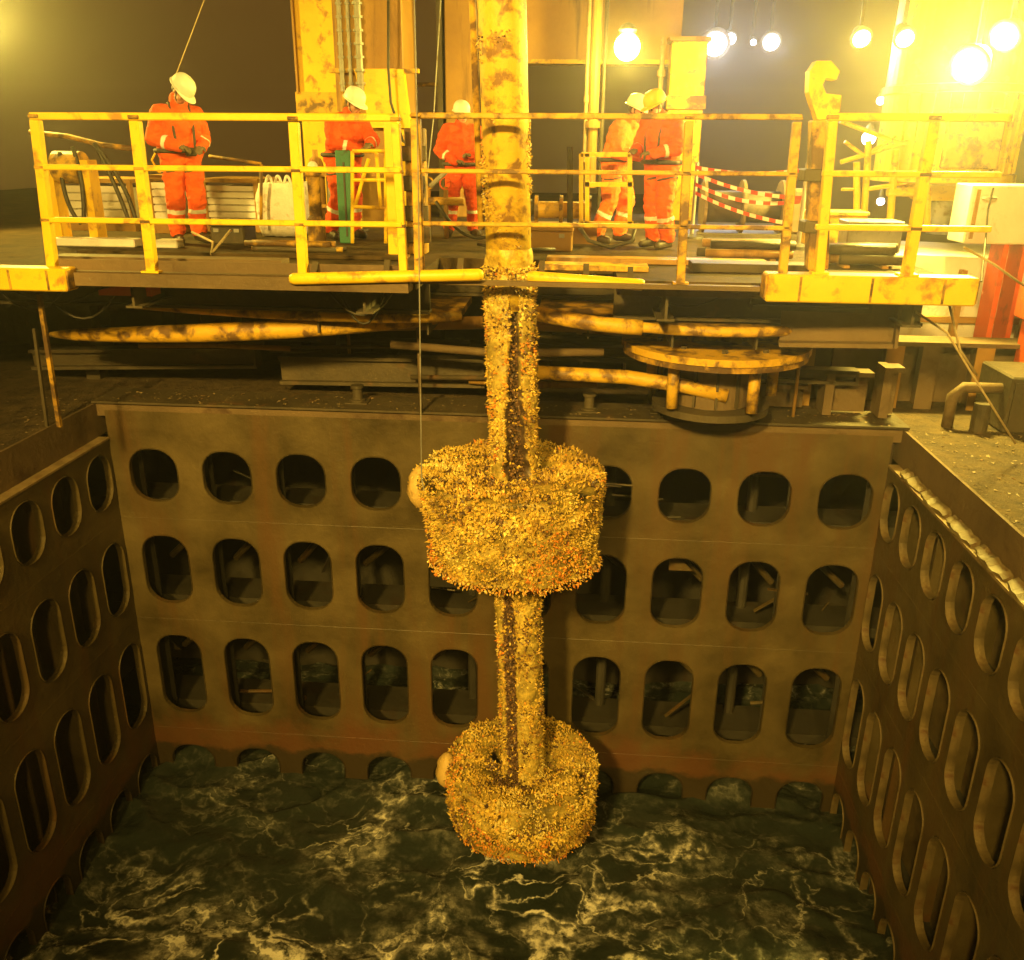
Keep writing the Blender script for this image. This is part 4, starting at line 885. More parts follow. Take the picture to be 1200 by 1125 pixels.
# gear between riser and the right pair of workers
Y = 11.2; r = thing('winch', 'small worn yellow winch with drum right of the riser', 'winch', (px_x(660, Y), Y, Z)); x = px_x(660, Y); zc = px_z(660, 246, Y)
MB().tube([(x - .30, Y, zc), (x + .30, Y, zc)], .10, 18).build('drum', M['yellow_worn'], r); 
for s in (-.32, -.02, .32): MB().tube([(x + s - .02, Y, zc), (x + s + .02, Y, zc)], .17, 20).build('drum_flange', M['yellow_rust'], r)
MB().box(x - .42, x + .42, Y - .2, Y + .2, Z + .002, zc - .15).build('bed_plate', M['brown'], r); MB().ball((x - .42, Y, zc + .02), (.10, .10, .11), 12).build('gear_case', M['dark'], r, smooth=True)
Y = 10.6; r = thing('tube_stand', 'yellow square tube frame left of the two close workers', 'stand', (px_x(705, Y), Y, Z))
for (a, b) in (((681, 180), (681, 262)), ((688, 180), (688, 262)), ((681, 181), (738, 181)), ((685, 216), (742, 216)), ((738, 181), (738, 262)), ((681, 262), (742, 262))):
    MB().beam(at(*a, Y), at(*b, Y), .05, .05).build('square_tube', M['yellow'], r)
MB().tube([at(668, 172, Y), at(668, 262, Y)], .035, 10).build('stanchion', M['dark'], r)
MBr = MB(); MBr.tube([at(676, 262, 10.2), at(690, 282, 10.0), at(715, 290, 9.9), at(740, 283, 9.9), at(746, 262, 10.1)], .022, 8); tag(MBr.build('black_hose', M['hose'], smooth=True), 'black hose looping on the deck at the feet of the two workers', 'hose')
MBr = MB(); MBr.tube(arc(at(650, 292, 9.5), at(560, 286, 9.6), .2, 8, Vector((0, -1, 0))), .018, 8); tag(MBr.build('black_hose', M['hose'], smooth=True), 'black hose lying across the deck behind the riser', 'hose')
MBr = MB(); MBr.tube([at(225, 272, 9.5), at(250, 284, 9.3), at(247, 298, 9.0), at(262, 280, 9.3), at(270, 270, 9.6)], .014, 8); tag(MBr.build('grey_rope', M['rope'], smooth=True), 'loose rope trailing from the boots of the left worker', 'rope')
# planks and grating laid on the deck
for i, (px0, px1, Y, w, h, m_, lab) in enumerate(((60, 330, 8.4, .25, .05, 'coaming', 'long brown scaffold board laid along the deck edge at left'), (90, 470, 9.0, .2, .04, 'deck', 'dark scaffold board lying behind the long brown one'), (630, 760, 8.5, .3, .05, 'yellow_worn', 'worn yellow board on the deck right of the riser'), (640, 900, 9.1, .25, .05, 'brown', 'brown board lying before the feet of the two workers'), (810, 960, 8.6, .3, .08, 'dark', 'dark plank at the deck edge left of the thick yellow beam'))):
    x0, x1 = px_x(px0, Y, Z), px_x(px1, Y, Z); MBp = MB(); MBp.box(x0, x1, Y, Y + w, Z + .003, Z + .003 + h, bev=.006); tag(MBp.build('scaffold_board', M[m_]), lab, 'board', 'boards on the deck')
# striped barrier tapes at right
def tape(label, a, b, sag):
    r = thing('barrier_tape', label, 'tape', tuple(a), 'striped barrier tapes'); pts = arc(a, b, -sag, 30, Vector((0, 0, 1)))
    for k in range(15):
        mb = MB(); p = pts[2 * k:2 * k + 3]; vs = []
        for q in p: vs += [q + Vector((0, 0, .022)), q - Vector((0, 0, .022)), q + Vector((0, .004, -.022)), q + Vector((0, .004, .022))]
        fs = []
        for j in range(len(p) - 1):
            for c in range(4): c2 = (c + 1) % 4; fs.append((j * 4 + c, j * 4 + c2, (j + 1) * 4 + c2, (j + 1) * 4 + c))
        fs += [(0, 1, 2, 3), tuple((len(p) - 1) * 4 + c for c in (3, 2, 1, 0))]
        mb.add(vs, fs).build('tape_stripe', M['tapew'] if k % 2 else M['taper'], r)
tape('highest striped tape at right behind the worn railing', at(815, 196, 12.0), at(936, 200, 11.0), .05)
tape('second striped tape, slanting down from the two workers', at(818, 205, 12.0), at(940, 232, 11.0), .06)
tape('third striped tape, below the second and nearly parallel', at(815, 216, 12.0), at(938, 236, 11.3), .10)
tape('lowest striped tape, reaching the foot of the railing post', at(815, 226, 12.0), at(925, 262, 11.0), .05)
r = thing('tape_stand', 'stand that holds the striped tapes next to the hook post', 'stand', (px_x(941, 11.0), 11.0, Z)); x = px_x(941, 11.0); MB().tube([(x, 11.0, Z), (x, 11.0, px_z(941, 190, 11))], .025, 10).build('pole', M['grey'], r); MB().lathe([(.16, 0), (.15, .03), (.04, .06)], (x, 11, Z), 20).build('foot', M['hose'], r)
r = thing('tape_stand', 'stand that holds the striped tapes behind the yellow-helmeted worker', 'stand', (px_x(814, 12.05), 12.05, Z)); x = px_x(814, 12.05); MB().tube([(x, 12.05, Z), (x, 12.05, px_z(814, 190, 12))], .025, 10).build('pole', M['grey'], r); MB().lathe([(.16, 0), (.15, .03), (.04, .06)], (x, 12.05, Z), 20).build('foot', M['hose'], r)
# bundles of pipes and a dark skid lying on the deck at right
def pipe_bundle(label, px0, px1, Y, n, r0, mats):
    x0, x1 = px_x(px0, Y, Z), px_x(px1, Y, Z); r = thing('pipe_bundle', label, 'pipes', ((x0 + x1) / 2, Y, Z))
    for k in range(n):
        row = k % 4; lay = k // 4; yy = Y + row * r0 * 2.1 + lay * r0; e = random.uniform(-.12, .12); MB().tube([(x0 + e, yy, Z + r0 + .03 + lay * r0 * 1.8), (x1 + e * .6, yy, Z + r0 + .03 + lay * r0 * 1.8)], r0, 10).build('pipe', M[mats[k % len(mats)]], r, smooth=True)
    for t in (.2, .8): xx = x0 + (x1 - x0) * t; MB().box(xx - .03, xx + .03, Y - r0 * 1.3, Y + r0 * 9, Z + .002, Z + .028).build('dunnage', M['brown'], r)
pipe_bundle('bundle of rusty pipes on the deck below the striped tapes', 822, 925, 9.6, 8, .045, ('brown', 'dark', 'yellow_rust'))
pipe_bundle('bundle of dark pipes behind the thick yellow beam', 975, 1050, 9.2, 7, .05, ('dark', 'brown'))
pipe_bundle('bundle of thin pipes on the deck left of the green board', 300, 395, 9.3, 6, .03, ('dark', 'yellow_rust', 'brown'))
Y = 12.4; r = thing('mooring_winch', 'dark mooring winch standing beyond the striped tapes', 'winch', (px_x(870, Y), Y, Z)); x = px_x(870, Y)
MB().tube([(x - .5, Y, Z + .38), (x + .5, Y, Z + .38)], .2, 20).build('drum', M['dark'], r, smooth=True)
for s_ in (-.5, 0, .5): MB().tube([(x + s_ - .02, Y, Z + .38), (x + s_ + .02, Y, Z + .38)], .34, 24).build('drum_flange', M['coaming'], r)
MB().box(x - .75, x + .75, Y - .35, Y + .35, Z + .002, Z + .06).build('bed_plate', M['dark'], r); MB().box(x + .56, x + .9, Y - .2, Y + .2, Z + .062, Z + .62, bev=.03).build('motor', M['coaming'], r)
# hook post: post with C-shaped bracket head on the right
Y = 8.1; r = thing('hook_post', 'rusty yellow post with a C-shaped hook head right of the railing', 'post', (px_x(958, Y, 7.5), Y, Z))
a, b = at(956, 140, Y), at(950, 322, Y)
MB().beam((a.x + .04, Y, a.z), (b.x + .04, Y, 7.035), .17, .17, up=(0, 1, 0), bev=.01).build('shaft', M['yellow_rust'], r)
def P2(px, py): q = at(px, py, Y); return (q.x, q.z)
MB().prism([P2(*p) for p in ((955, 72), (972, 72), (982, 84), (978, 94), (966, 92), (962, 100), (966, 110), (984, 112), (982, 130), (974, 140), (956, 140), (950, 122), (946, 108), (947, 84))], Y - .06, Y + .10).build('hook_head', M['yellow'], r)
for py in (205, 265): q = at(953, py, Y); MB().box(q.x - .10, q.x + .10, Y - .12, Y + .12, q.z - .05, q.z + .05, bev=.01).build('clamp', M['dark'], r)
# lattice mast and braces at right behind the bright railing
Y = 13; r = thing('lattice_frame', 'yellow lattice of thin braces behind the right railing', 'lattice', (px_x(1040, Y), Y, Z))
for (a, b, rr) in (((985, 142), (1060, 170), .03), ((985, 190), (1085, 160), .03), ((1004, 190), (1004, 262), .045), ((1018, 165), (1012, 262), .045), ((1050, 175), (1042, 270), .05), ((990, 166), (1012, 182), .025), ((1015, 222), (1075, 212), .03), ((986, 222), (1000, 222), .02), ((1090, 165), (1086, 270), .045), ((1040, 225), (1070, 225), .06), ((1012, 182), (1050, 160), .02)):
    MB().tube([at(*a, Y), at(*b, Y)], rr, 8).build('brace', M['yellow'], r)
# the big crane pedestal at right
Y = 12.6; r = thing('crane_pedestal', 'huge bright yellow crane pedestal under the floodlight at right', 'crane', (px_x(1135, Y), Y, Z)); c = at(1135, 200, Y); w = abs(px_x(1045, Y, 8.5) - px_x(1225, Y, 8.5)) / 2
zb = px_z(1130, 215, Y)
MB().lathe([(w * .35, zb - .25), (w * .62, zb - .04), (w, zb), (w, zb + .10), (w * .94, zb + .11), (w * .94, zb + 1.1), (w * .98, zb + 1.11), (w * .98, zb + 1.2), (w * .94, zb + 1.21), (w * .9, zb + 3.2)], (c.x, Y + w, 0), 48).build('pedestal', M['yellow'], r)
MB().box(c.x - .35, c.x + .35, Y - .02, Y + .1, zb + .18, zb + .9, bev=.02).build('hatch', M['yellow_worn'], r)
for s in range(-5, 6): a = s * .2 - PI / 2; MB().obox((c.x + w * .95 * math.cos(a), Y + w + w * .95 * math.sin(a), zb + .6), (.03, .06, .96), Matrix.Rotation(a + PI / 2, 3, 'Z')).build('stiffener', M['yellow'], r)
x = px_x(1113, 13.2); MB().tube([(x, 13.4, Z), (x, 13.4, zb - .1)], .16, 16).build('leg', M['grey'], r, smooth=True)
x = px_x(1140, 12.9); MB().tube([(x, 13.0, Z), (x, 13.0, zb - .1)], .07, 12).build('leg', M['yellow'], r, smooth=True)
# white panel below the pedestal
x0, x1 = px_x(1136, 10.9), px_x(1190, 10.9); r = thing('control_cabinet', 'white cabinet with a hanging shackle at the right edge', 'cabinet', (x0, 10.9, Z))
MB().box(x0, x1 + .3, 10.9, 11.4, px_z(1150, 286, 10.9), px_z(1150, 216, 10.9), bev=.015).build('cabinet_body', M['white'], r); MB().box(x0 + .05, x0 + .09, 10.88, 10.9, px_z(1150, 280, 10.9), px_z(1150, 222, 10.9)).build('hinge_strip', M['brown'], r)
for (x_, wd) in ((x1 - .02, .06), (x1 + .2, .06)): MB().box(x_, x_ + wd, 10.95, 11.3, CO_Z, px_z(1150, 286, 10.9) - .002).build('leg', M['red'], r)
ringz(at(1160, 232, 10.84), .05, .075, -.01, .01, 20, M['grey'], 'shackle', r)
MBr = MB(); MBr.tube([at(1164, 220, 10.7), at(1158, 245, 10.7), at(1155, 280, 10.6), at(1150, 330, 10.2)], .012, 8); tag(MBr.build('lifting_sling', M['hose']), 'dark sling hanging in front of the white cabinet', 'sling')
for (pts, lab) in (([(1050, 350), (1110, 390), (1140, 440), (1190, 520)], 'long thin cable slanting from the yellow beam down over the right walkway'), ([(1112, 355), (1125, 410), (1145, 440)], 'short cable dropping from the end of the thick yellow beam'), ([(1130, 290), (1165, 310), (1200, 335)], 'thin cable across the red cradle at the right edge')):
    MBr = MB(); MBr.tube([at(px, py, 8.3 + .1 * i) for i, (px, py) in enumerate(pts)], .011, 8); tag(MBr.build('cable', M['rope'], smooth=True), lab, 'cable')

# ================================================================== PEOPLE
def capsule(mb, p0, r0, p1, r1, n=12):
    """closed tapered capsule"""
    p0 = Vector(p0); p1 = Vector(p1); d = p1 - p0; L = d.length
    if L < 1e-5: mb.ball(p0, r0, n); return
    d.normalize(); ref = Vector((0, 0, 1)) if abs(d.z) < .9 else Vector((1, 0, 0)); a = d.cross(ref).normalized(); b = d.cross(a); vs = []; rings = []
    for i in range(1, 4): ph = -PI / 2 + PI / 2 * i / 3; rings.append((p0 + d * r0 * math.sin(ph), r0 * math.cos(ph)))
    for i in range(0, 3): ph = PI / 2 * i / 3; rings.append((p1 + d * r1 * math.sin(ph), r1 * math.cos(ph)))
    vs.append(p0 - d * r0)
    for c, r in rings: vs += [c + (a * math.cos(2 * PI * k / n) + b * math.sin(2 * PI * k / n)) * r for k in range(n)]
    vs.append(p1 + d * r1); fs = []
    for k in range(n): fs.append((0, 1 + (k + 1) % n, 1 + k)); 
    m = len(rings)
    for i in range(m - 1):
        for k in range(n): k2 = (k + 1) % n; fs.append((1 + i * n + k, 1 + i * n + k2, 1 + (i + 1) * n + k2, 1 + (i + 1) * n + k))
    e = len(vs) - 1; o = 1 + (m - 1) * n
    for k in range(n): fs.append((e, o + k, o + (k + 1) % n))
    mb.add(vs, fs)
def person(label, loc, rz, J, head_rot, cover, helmet, gloves=True, scale=1.0, bulk=1.22, bands=True, group='workers in orange coveralls'):
    """J: joints in a local frame, the figure facing -Y. materials: 0 coverall 1 skin 2 boot 3 glove 4 reflective 5 eye 6 lip"""
    prims = []                                   # (p0, r0, p1, r1, material, bands[(t0, t1)])
    def cap(p0, r0, p1, r1, m=0, bd=()):
        k = bulk if m == 0 else 1.0; prims.append((Vector(p0), r0 * k, Vector(p1), r1 * k, m, bd))
    V = {k: Vector(v) for k, v in J.items()}
    # trunk
    pel, ch, nk = V['pelvis'], V['chest'], V['neck']; mid = pel.lerp(ch, .5)
    sh = (V['shl'] - V['shr']).normalized(); hp = (V['hpl'] - V['hpr']).normalized()
    cap(pel - hp * .085, .125, pel + hp * .085, .125); cap(mid - sh * .08, .125, mid + sh * .08, .125); cap(ch - sh * .11, .125, ch + sh * .11, .125)
    cap(pel, .13, ch, .14); cap(pel - hp * .07, .12, ch - sh * .09, .125); cap(pel + hp * .07, .12, ch + sh * .09, .125)
    cap(V['shr'], .085, V['shl'], .085); cap(ch, .12, nk, .075); cap(nk - Vector((0, 0, .02)), .078, nk + Vector((0, 0, .025)), .075)   # collar
    hd = V['head']; cap(nk, .055, hd - Vector((0, 0, .03)), .058, 1)
    for s in 'lr':
        b1 = ((.42, .56),) if bands else ()
        cap(V['sh' + s], .082, V['el' + s], .064); cap(V['el' + s], .063, V['wr' + s], .046, 0, b1)
        cap(V['hp' + s], .108, V['kn' + s], .080); cap(V['kn' + s], .080, V['an' + s] + Vector((0, 0, .06)), .072, 0, ((.35, .48),) if bands else ())
        cap(V['an' + s] + Vector((0, 0, .08)), .064, V['an' + s], .058, 2); toe = V['to' + s]
        cap(V['an' + s] + Vector((0, 0, -.035)) + (V['an' + s] - toe).normalized() * .05 * 1, .045, toe, .042, 2); cap(V['an' + s] + Vector((0, 0, -.01)), .052, toe + Vector((0, 0, .01)), .040, 2)
        # hand
        w = V['wr' + s]; d = V['hd' + s].normalized(); 
        sd = d.cross(Vector((0, 0, 1)) if abs(d.z) < .8 else Vector((0, 1, 0))).normalized(); nr = sd.cross(d).normalized()
        hm = 3 if gloves else 1
        for q in (-.024, -.008, .008, .024): cap(w + sd * q * .8, .020, w + d * .085 + sd * q, .016, hm)
        for i, q in enumerate((-.029, -.010, .010, .029)):
            ln = (.034, .042, .039, .030)[i]; k0 = w + d * .088 + sd * q; k1 = k0 + d * ln * .9 - nr * ln * .35; k2 = k1 + d * ln * .25 - nr * ln * .85; cap(k0, .0115, k1, .0105, hm); cap(k1, .0105, k2, .0095, hm)
        ts = -1 if s == 'l' else 1; k0 = w + d * .03 + sd * ts * .024; k1 = k0 + d * .035 + sd * ts * .030 - nr * .012; k2 = k1 + d * .032 + sd * ts * .004 - nr * .016; cap(k0, .015, k1, .0125, hm); cap(k1, .0125, k2, .011, hm)
    # head
    HR = Matrix.Rotation(head_rot[1], 3, 'Z') @ Matrix.Rotation(head_rot[0], 3, 'X') @ Matrix.Rotation(head_rot[2], 3, 'Y')
    def h(x, y, z): return hd + HR @ Vector((x, y, z))
    cap(h(0, .02, .035), .082, h(0, -.012, .04), .080, 1); cap(h(0, -.02, -.01), .066, h(0, -.045, -.055), .048, 1); cap(h(-.02, -.05, -.075), .026, h(.02, -.05, -.075), .026, 1)
    cap(h(0, -.085, .012), .010, h(0, -.105, -.016), .014, 1); cap(h(-.03, -.078, .03), .012, h(.03, -.078, .03), .012, 1)
    for s in (-1, 1): cap(h(s * .080, .012, .015), .015, h(s * .078, .010, -.02), .011, 1); cap(h(s * .030, -.083, .012), .009, h(s * .030, -.084, .012), .009, 5); cap(h(s * .045, -.052, -.02), .026, h(s * .035, -.055, -.04), .024, 1)
    cap(h(-.018, -.089, -.047), .0075, h(.018, -.089, -.047), .0075, 6)
    mb = MB()
    for p0, r0, p1, r1, m_, bd in prims: capsule(mb, p0, r0, p1, r1)
    me = bpy.data.meshes.new('tmp'); me.from_pydata(mb.v, [], mb.f); tmp = bpy.data.objects.new('tmp', me); COL.objects.link(tmp)
    md = tmp.modifiers.new('r', 'REMESH'); md.mode = 'VOXEL'; md.voxel_size = .0085; sm = tmp.modifiers.new('s', 'SMOOTH'); sm.iterations = 3; sm.factor = .5
    dg = bpy.context.evaluated_depsgraph_get(); body = bpy.data.meshes.new_from_object(tmp.evaluated_get(dg)); bpy.data.objects.remove(tmp); bpy.data.meshes.remove(me)
    nv = len(body.vertices); co_ = np.empty(nv * 3); body.vertices.foreach_get('co', co_); co_ = co_.reshape(-1, 3)
    nf = len(body.polygons); fc = np.empty(nf * 3); body.polygons.foreach_get('center', fc); fc = fc.reshape(-1, 3)
    def field(P):
        best = np.full(len(P), 1e9); mi = np.zeros(len(P), int)
        for p0, r0, p1, r1, m_, bd in prims:
            a = np.array(p0); d = np.array(p1) - a; L2 = d @ d + 1e-12; t = np.clip(((P - a) @ d) / L2, 0, 1); dist = np.linalg.norm(P - a - t[:, None] * d, axis=1) - (r0 + (r1 - r0) * t)
            bias = .006 if m_ in (5, 6) else 0
            k = dist - bias < best; mm = np.full(len(P), m_)
            for (t0, t1) in bd: mm[(t > t0) & (t < t1)] = 4
            mi[k] = mm[k]; best[k] = (dist - bias)[k]
        return mi
    mi = field(fc)
    vm = field(co_); no = np.empty(nv * 3); body.vertices.foreach_get('normal', no); no = no.reshape(-1, 3); sd_ = hash(label) % 97
    for i in range(nv):                          # cloth folds
        if vm[i] in (0, 4):
            p = Vector(co_[i]); f = .019 * noise.noise(Vector((p.x * 9, p.y * 9, p.z * 15 + len(label)))) + .007 * noise.noise(Vector((p.x * 22, p.y * 22, p.z * 34))); co_[i] += no[i] * (f + .004)
    body.vertices.foreach_set('co', co_.ravel()); body.shade_smooth()
    body.materials.clear()
    for k in (cover, 'skin', 'boot', 'glove', 'reflect', 'eye', 'lip'): body.materials.append(M[k])
    body.polygons.foreach_set('material_index', mi.astype(np.int32)); body.update()
    o = bpy.data.objects.new('person', body); COL.objects.link(o); o.location = loc; o.rotation_euler = (0, 0, rz); o.scale = (scale,) * 3
    tag(o, label, 'person', group)
    # helmet: shell, brim, ridge, headband, chin strap
    hm = MB(); n = 28; rings = []
    prof = [(1.0, .0), (.995, .03), (.95, .065), (.84, .095), (.66, .118), (.42, .132), (.18, .138)]
    vs = []; fs = []
    for q, z in prof:
        for k in range(n):
            a = 2 * PI * k / n; vs.append(h(.112 * q * math.cos(a), .012 + .138 * q * math.sin(a), .052 + z))
    vs.append(h(0, .012, .19)); m = len(prof)
    for i in range(m - 1):
        for k in range(n): k2 = (k + 1) % n; fs.append((i * n + k, i * n + k2, (i + 1) * n + k2, (i + 1) * n + k))
    for k in range(n): fs.append(((m - 1) * n + k, (m - 1) * n + (k + 1) % n, m * n))
    hm.add(vs, fs)
    bv = []; bf = []
    for k in range(n + 1):
        a = 2 * PI * k / n; fr = max(0, -math.sin(a)); e = .012 + .045 * fr ** 2
        for (q, z) in ((0, .050), (e, .046 - .012 * fr), (e, .041 - .012 * fr), (-.006, .043)): bv.append(h((.112 + q) * math.cos(a), .012 + (.138 + q) * math.sin(a), z))
    for k in range(n):
        for j in range(4): j2 = (j + 1) % 4; bf.append((k * 4 + j, (k + 1) * 4 + j, (k + 1) * 4 + j2, k * 4 + j2))
    hm.add(bv, bf)
    ho = hm.build('helmet', M[helmet], o, smooth=True, local=True, autos=True)
    rd_ = MB()
    for s in (-.035, 0, .035): rd_.tube([h(s, .012 + .132 * math.sin(t), .052 + .136 * math.cos(t) * (1 - abs(s) * 1.6)) for t in np.linspace(-1.1, 1.1, 12)], .007, 6)
    rd_.build('ridge', M[helmet], ho, smooth=True, local=True)
    st = MB(); st.tube([h(.098, .0, .045), h(.072, -.035, -.05), h(0, -.065, -.105), h(-.072, -.035, -.05), h(-.098, .0, .045)], .006, 6); st.build('chin_strap', M['harness'], o, local=True)
    hr = MB(); hr.ball(h(0, .025, .03), (.088, .09, .075), 14); hr.build('hair', M['hair'], o, smooth=True, local=True)
    return o
def belt(o, J, rx=.255, ry=.20, z=.03, harness=True, loops=True):
    p = Vector(J['pelvis']) + Vector((0, 0, z)); mb = MB(); mb.tube([(p.x + rx * math.cos(2 * PI * k / 24), p.y + ry * math.sin(2 * PI * k / 24), p.z) for k in range(25)], .024, 8); mb.build('belt', M['harness'], o, smooth=True, local=True)
    if harness:
        c = Vector(J['chest']); mb = MB()
        for s in (-1, 1):
            mb.tube([(p.x + s * .10, p.y - ry, p.z), (c.x + s * .11, c.y - .145, c.z), (c.x + s * .10, c.y - .08, c.z + .19), (c.x + s * .09, c.y + .10, c.z + .14), (p.x - s * .05, p.y + ry, p.z)], .014, 6)
        mb.build('harness_strap', M['harness'], o, local=True)
    if loops:
        for s in 'lr':
            h_ = Vector(J['hp' + s]); k = Vector(J['kn' + s]); q = h_.lerp(k, .28); mb = MB(); mb.tube([(q.x + .118 * math.cos(2 * PI * i / 20), q.y + .118 * math.sin(2 * PI * i / 20), q.z + .03 * math.cos(2 * PI * i / 20)) for i in range(21)], .014, 6); mb.build('leg_loop', M['harness'], o, local=True)
def stand(**kw):
    J = dict(pelvis=(0, 0, .95), chest=(0, 0, 1.28), neck=(0, .01, 1.47), head=(0, -.015, 1.61), shl=(.19, .01, 1.40), shr=(-.19, .01, 1.40), ell=(.27, .03, 1.13), elr=(-.27, .03, 1.13),
             wrl=(.27, -.10, .90), wrr=(-.27, -.10, .90), hdl=(0, -.4, -1), hdr=(0, -.4, -1), hpl=(.095, 0, .90), hpr=(-.095, 0, .90), knl=(.115, -.03, .50), knr=(-.115, -.03, .50), anl=(.125, .02, .085), anr=(-.125, .02, .085), tol=(.15, -.15, .045), tor=(-.15, -.15, .045))
    J.update(kw); return J
def foot(px, Y): return (px_x(px, Y, Z + .9), Y, Z)
# worker with bowed head, turned towards the riser
J1 = stand(chest=(0, -.03, 1.27), neck=(0, -.10, 1.45), head=(0, -.21, 1.56), shl=(.185, -.04, 1.345), shr=(-.185, -.06, 1.345), ell=(.29, .03, 1.11), elr=(-.28, -.03, 1.10), wrl=(.17, -.20, 1.02), wrr=(-.10, -.26, 1.03), hdl=(-.6, -.8, -.2), hdr=(.6, -.8, -.2))
p1 = person('worker in orange coverall and cream helmet, head bowed, alone at the left', foot(212, 10.3), math.radians(44), J1, (.85, .55, 0), 'coverall', 'helmet_w', scale=1.03)
belt(p1, J1)
mb = MB(); mb.tube([(-.2, .1, 1.0), (-.26, .16, .88), (-.2, .17, .76), (-.12, .16, .74)], .012, 6); mb.build('lanyard', M['yellow'], p1, local=True)
mb = MB(); mb.obox((.05, -.19, .97), (.12, .06, .09), None, 0, .015); mb.build('tool_pouch', M['harness'], p1, local=True)
# worker leaning on the frame stand by the massive column
J2 = stand(chest=(0, -.10, 1.24), neck=(0, -.20, 1.40), head=(0, -.27, 1.53), shl=(.19, -.13, 1.34), shr=(-.19, -.13, 1.34), ell=(.26, -.26, 1.13), elr=(-.27, -.20, 1.10), wrl=(.08, -.42, 1.10), wrr=(-.06, -.40, 1.04), hdl=(-.7, -.7, 0), hdr=(.7, -.7, .1), anr=(-.16, .10, .085), tor=(-.2, -.07, .045))
p2 = person('worker in dark orange and white helmet leaning over the yellow frame stand', foot(402, 11.1), math.radians(50), J2, (.5, .2, 0), 'coverall_dark', 'helmet_w', scale=1.0)
belt(p2, J2, harness=False)
# worker standing close left of the riser
J3 = stand(ell=(.29, .02, 1.15), elr=(-.31, .03, 1.15), wrl=(.10, -.20, 1.10), wrr=(-.13, -.19, 1.02), hdl=(-.9, -.4, .1), hdr=(.9, -.4, 0), knl=(.15, -.03, .5), knr=(-.15, -.03, .5), anl=(.17, .02, .085), anr=(-.18, .02, .085), tol=(.21, -.15, .045), tor=(-.22, -.15, .045))
p3 = person('worker in orange and white helmet standing just left of the riser', foot(541, 11.7), math.radians(18), J3, (.25, .3, 0), 'coverall_dark', 'helmet_w', scale=.90)
belt(p3, J3, harness=False, loops=False)
# the two workers close together at right
J4 = stand(chest=(0, -.08, 1.22), neck=(0, -.16, 1.39), head=(0, -.23, 1.52), shl=(.19, -.10, 1.32), shr=(-.19, -.10, 1.32), ell=(.28, -.12, 1.06), elr=(-.27, -.14, 1.06), wrl=(.12, -.36, 1.05), wrr=(-.08, -.38, 1.02), hdl=(-.5, -.8, .1), hdr=(.5, -.8, 0), knl=(.14, -.10, .5), knr=(-.16, -.02, .5), anl=(.15, -.02, .085), anr=(-.2, .12, .085), tol=(.17, -.19, .045), tor=(-.22, -.05, .045))
p4 = person('worker in faded orange and white helmet, half hidden by the yellow-helmeted one', foot(722, 11.25), math.radians(62), J4, (.35, 0, 0), 'coverall_pale', 'helmet_w', scale=.98)
belt(p4, J4, harness=False)
J5 = stand(chest=(0, -.05, 1.26), neck=(0, -.10, 1.44), head=(0, -.17, 1.565), shl=(.20, -.05, 1.38), shr=(-.20, -.06, 1.38), ell=(.30, -.08, 1.13), elr=(-.30, -.12, 1.12), wrl=(.16, -.34, 1.08), wrr=(-.10, -.36, 1.10), hdl=(-.6, -.8, 0), hdr=(.6, -.8, .1), knl=(.12, -.05, .5), knr=(-.12, 0, .5), anl=(.13, .03, .085), anr=(-.13, .06, .085), tol=(.14, -.14, .045), tor=(-.15, -.11, .045))
p5 = person('worker in orange coverall and yellow helmet, bent towards his colleague', foot(776, 10.7), math.radians(-48), J5, (.45, -.2, 0), 'coverall', 'helmet_y', scale=.965)
belt(p5, J5)

# ================================================================== LAMPS
def lamp(name, label, pos, target, power, col, kind='POINT', spot=100, size=.12, lens=(.16, .12), glow=30, body='grey', globe=False, bracket=True, group='lit lamps', blend=.4):
    pos = Vector(pos); d = (Vector(target) - pos).normalized(); r = thing(name, label, 'lamp', tuple(pos), group)
    q = d.to_track_quat('-Z', 'Y').to_matrix(); em = emit('lit_' + name, col, glow)
    if globe:
        MB().ball(pos, size, 18).build('globe', em, r, smooth=True); c = pos + Vector((0, 0, size)); MB().lathe([(size * .55, -.02), (size * .7, .03), (size * .5, .09), (.02, .12)], c, 16).build('cap', M[body], r)
        lp = pos
    else:
        mb = MB(); w, hh = lens; mb.tube([pos - d * .30, pos - d * .26, pos - d * .12, pos - d * .022], [w * .45, w * .7, w * 1.02, w * 1.12], 28); mb.build('housing', M[body], r)
        MB().tube([pos - d * .02, pos - d * .004], (w + hh) / 2, 28).build('lens', em, r)
        MB().tube([pos - d * .05, pos - d * .03], w * 1.2, 28).build('bezel', M[body], r)
        lp = pos + d * .06
    if bracket: MB().beam(pos - d * .16, Vector((pos.x - d.x * .16, pos.y - d.y * .16, 15.2)), .05, .05).build('bracket', M['dark'], r)
    if power:
        l = bpy.data.lights.new(name + '_light', 'POINT' if kind == 'POINT' else 'SPOT'); l.energy = power; l.color = col; l.shadow_soft_size = max(.05, size)
        if kind == 'SPOT': l.spot_size = math.radians(spot); l.spot_blend = blend
        o = bpy.data.objects.new(name + '_light', l); COL.objects.link(o); o.parent = r
        o.location = lp + (d * (.0 if not globe else .0)) - pos
        if globe: o.location = d * (size + .03)
        o.rotation_euler = d.to_track_quat('-Z', 'Y').to_euler()
    return r
WHITE_L = (.92, .94, 1.0)
Pz = at(735, 55, 13.6); lamp('sodium_lamp', 'round glowing sodium lamp hung under the girder right of the riser', Pz, Pz + Vector((-.1, -1, -.5)), 800, SODIUM_PALE, globe=True, size=.18, glow=40, bracket=False)
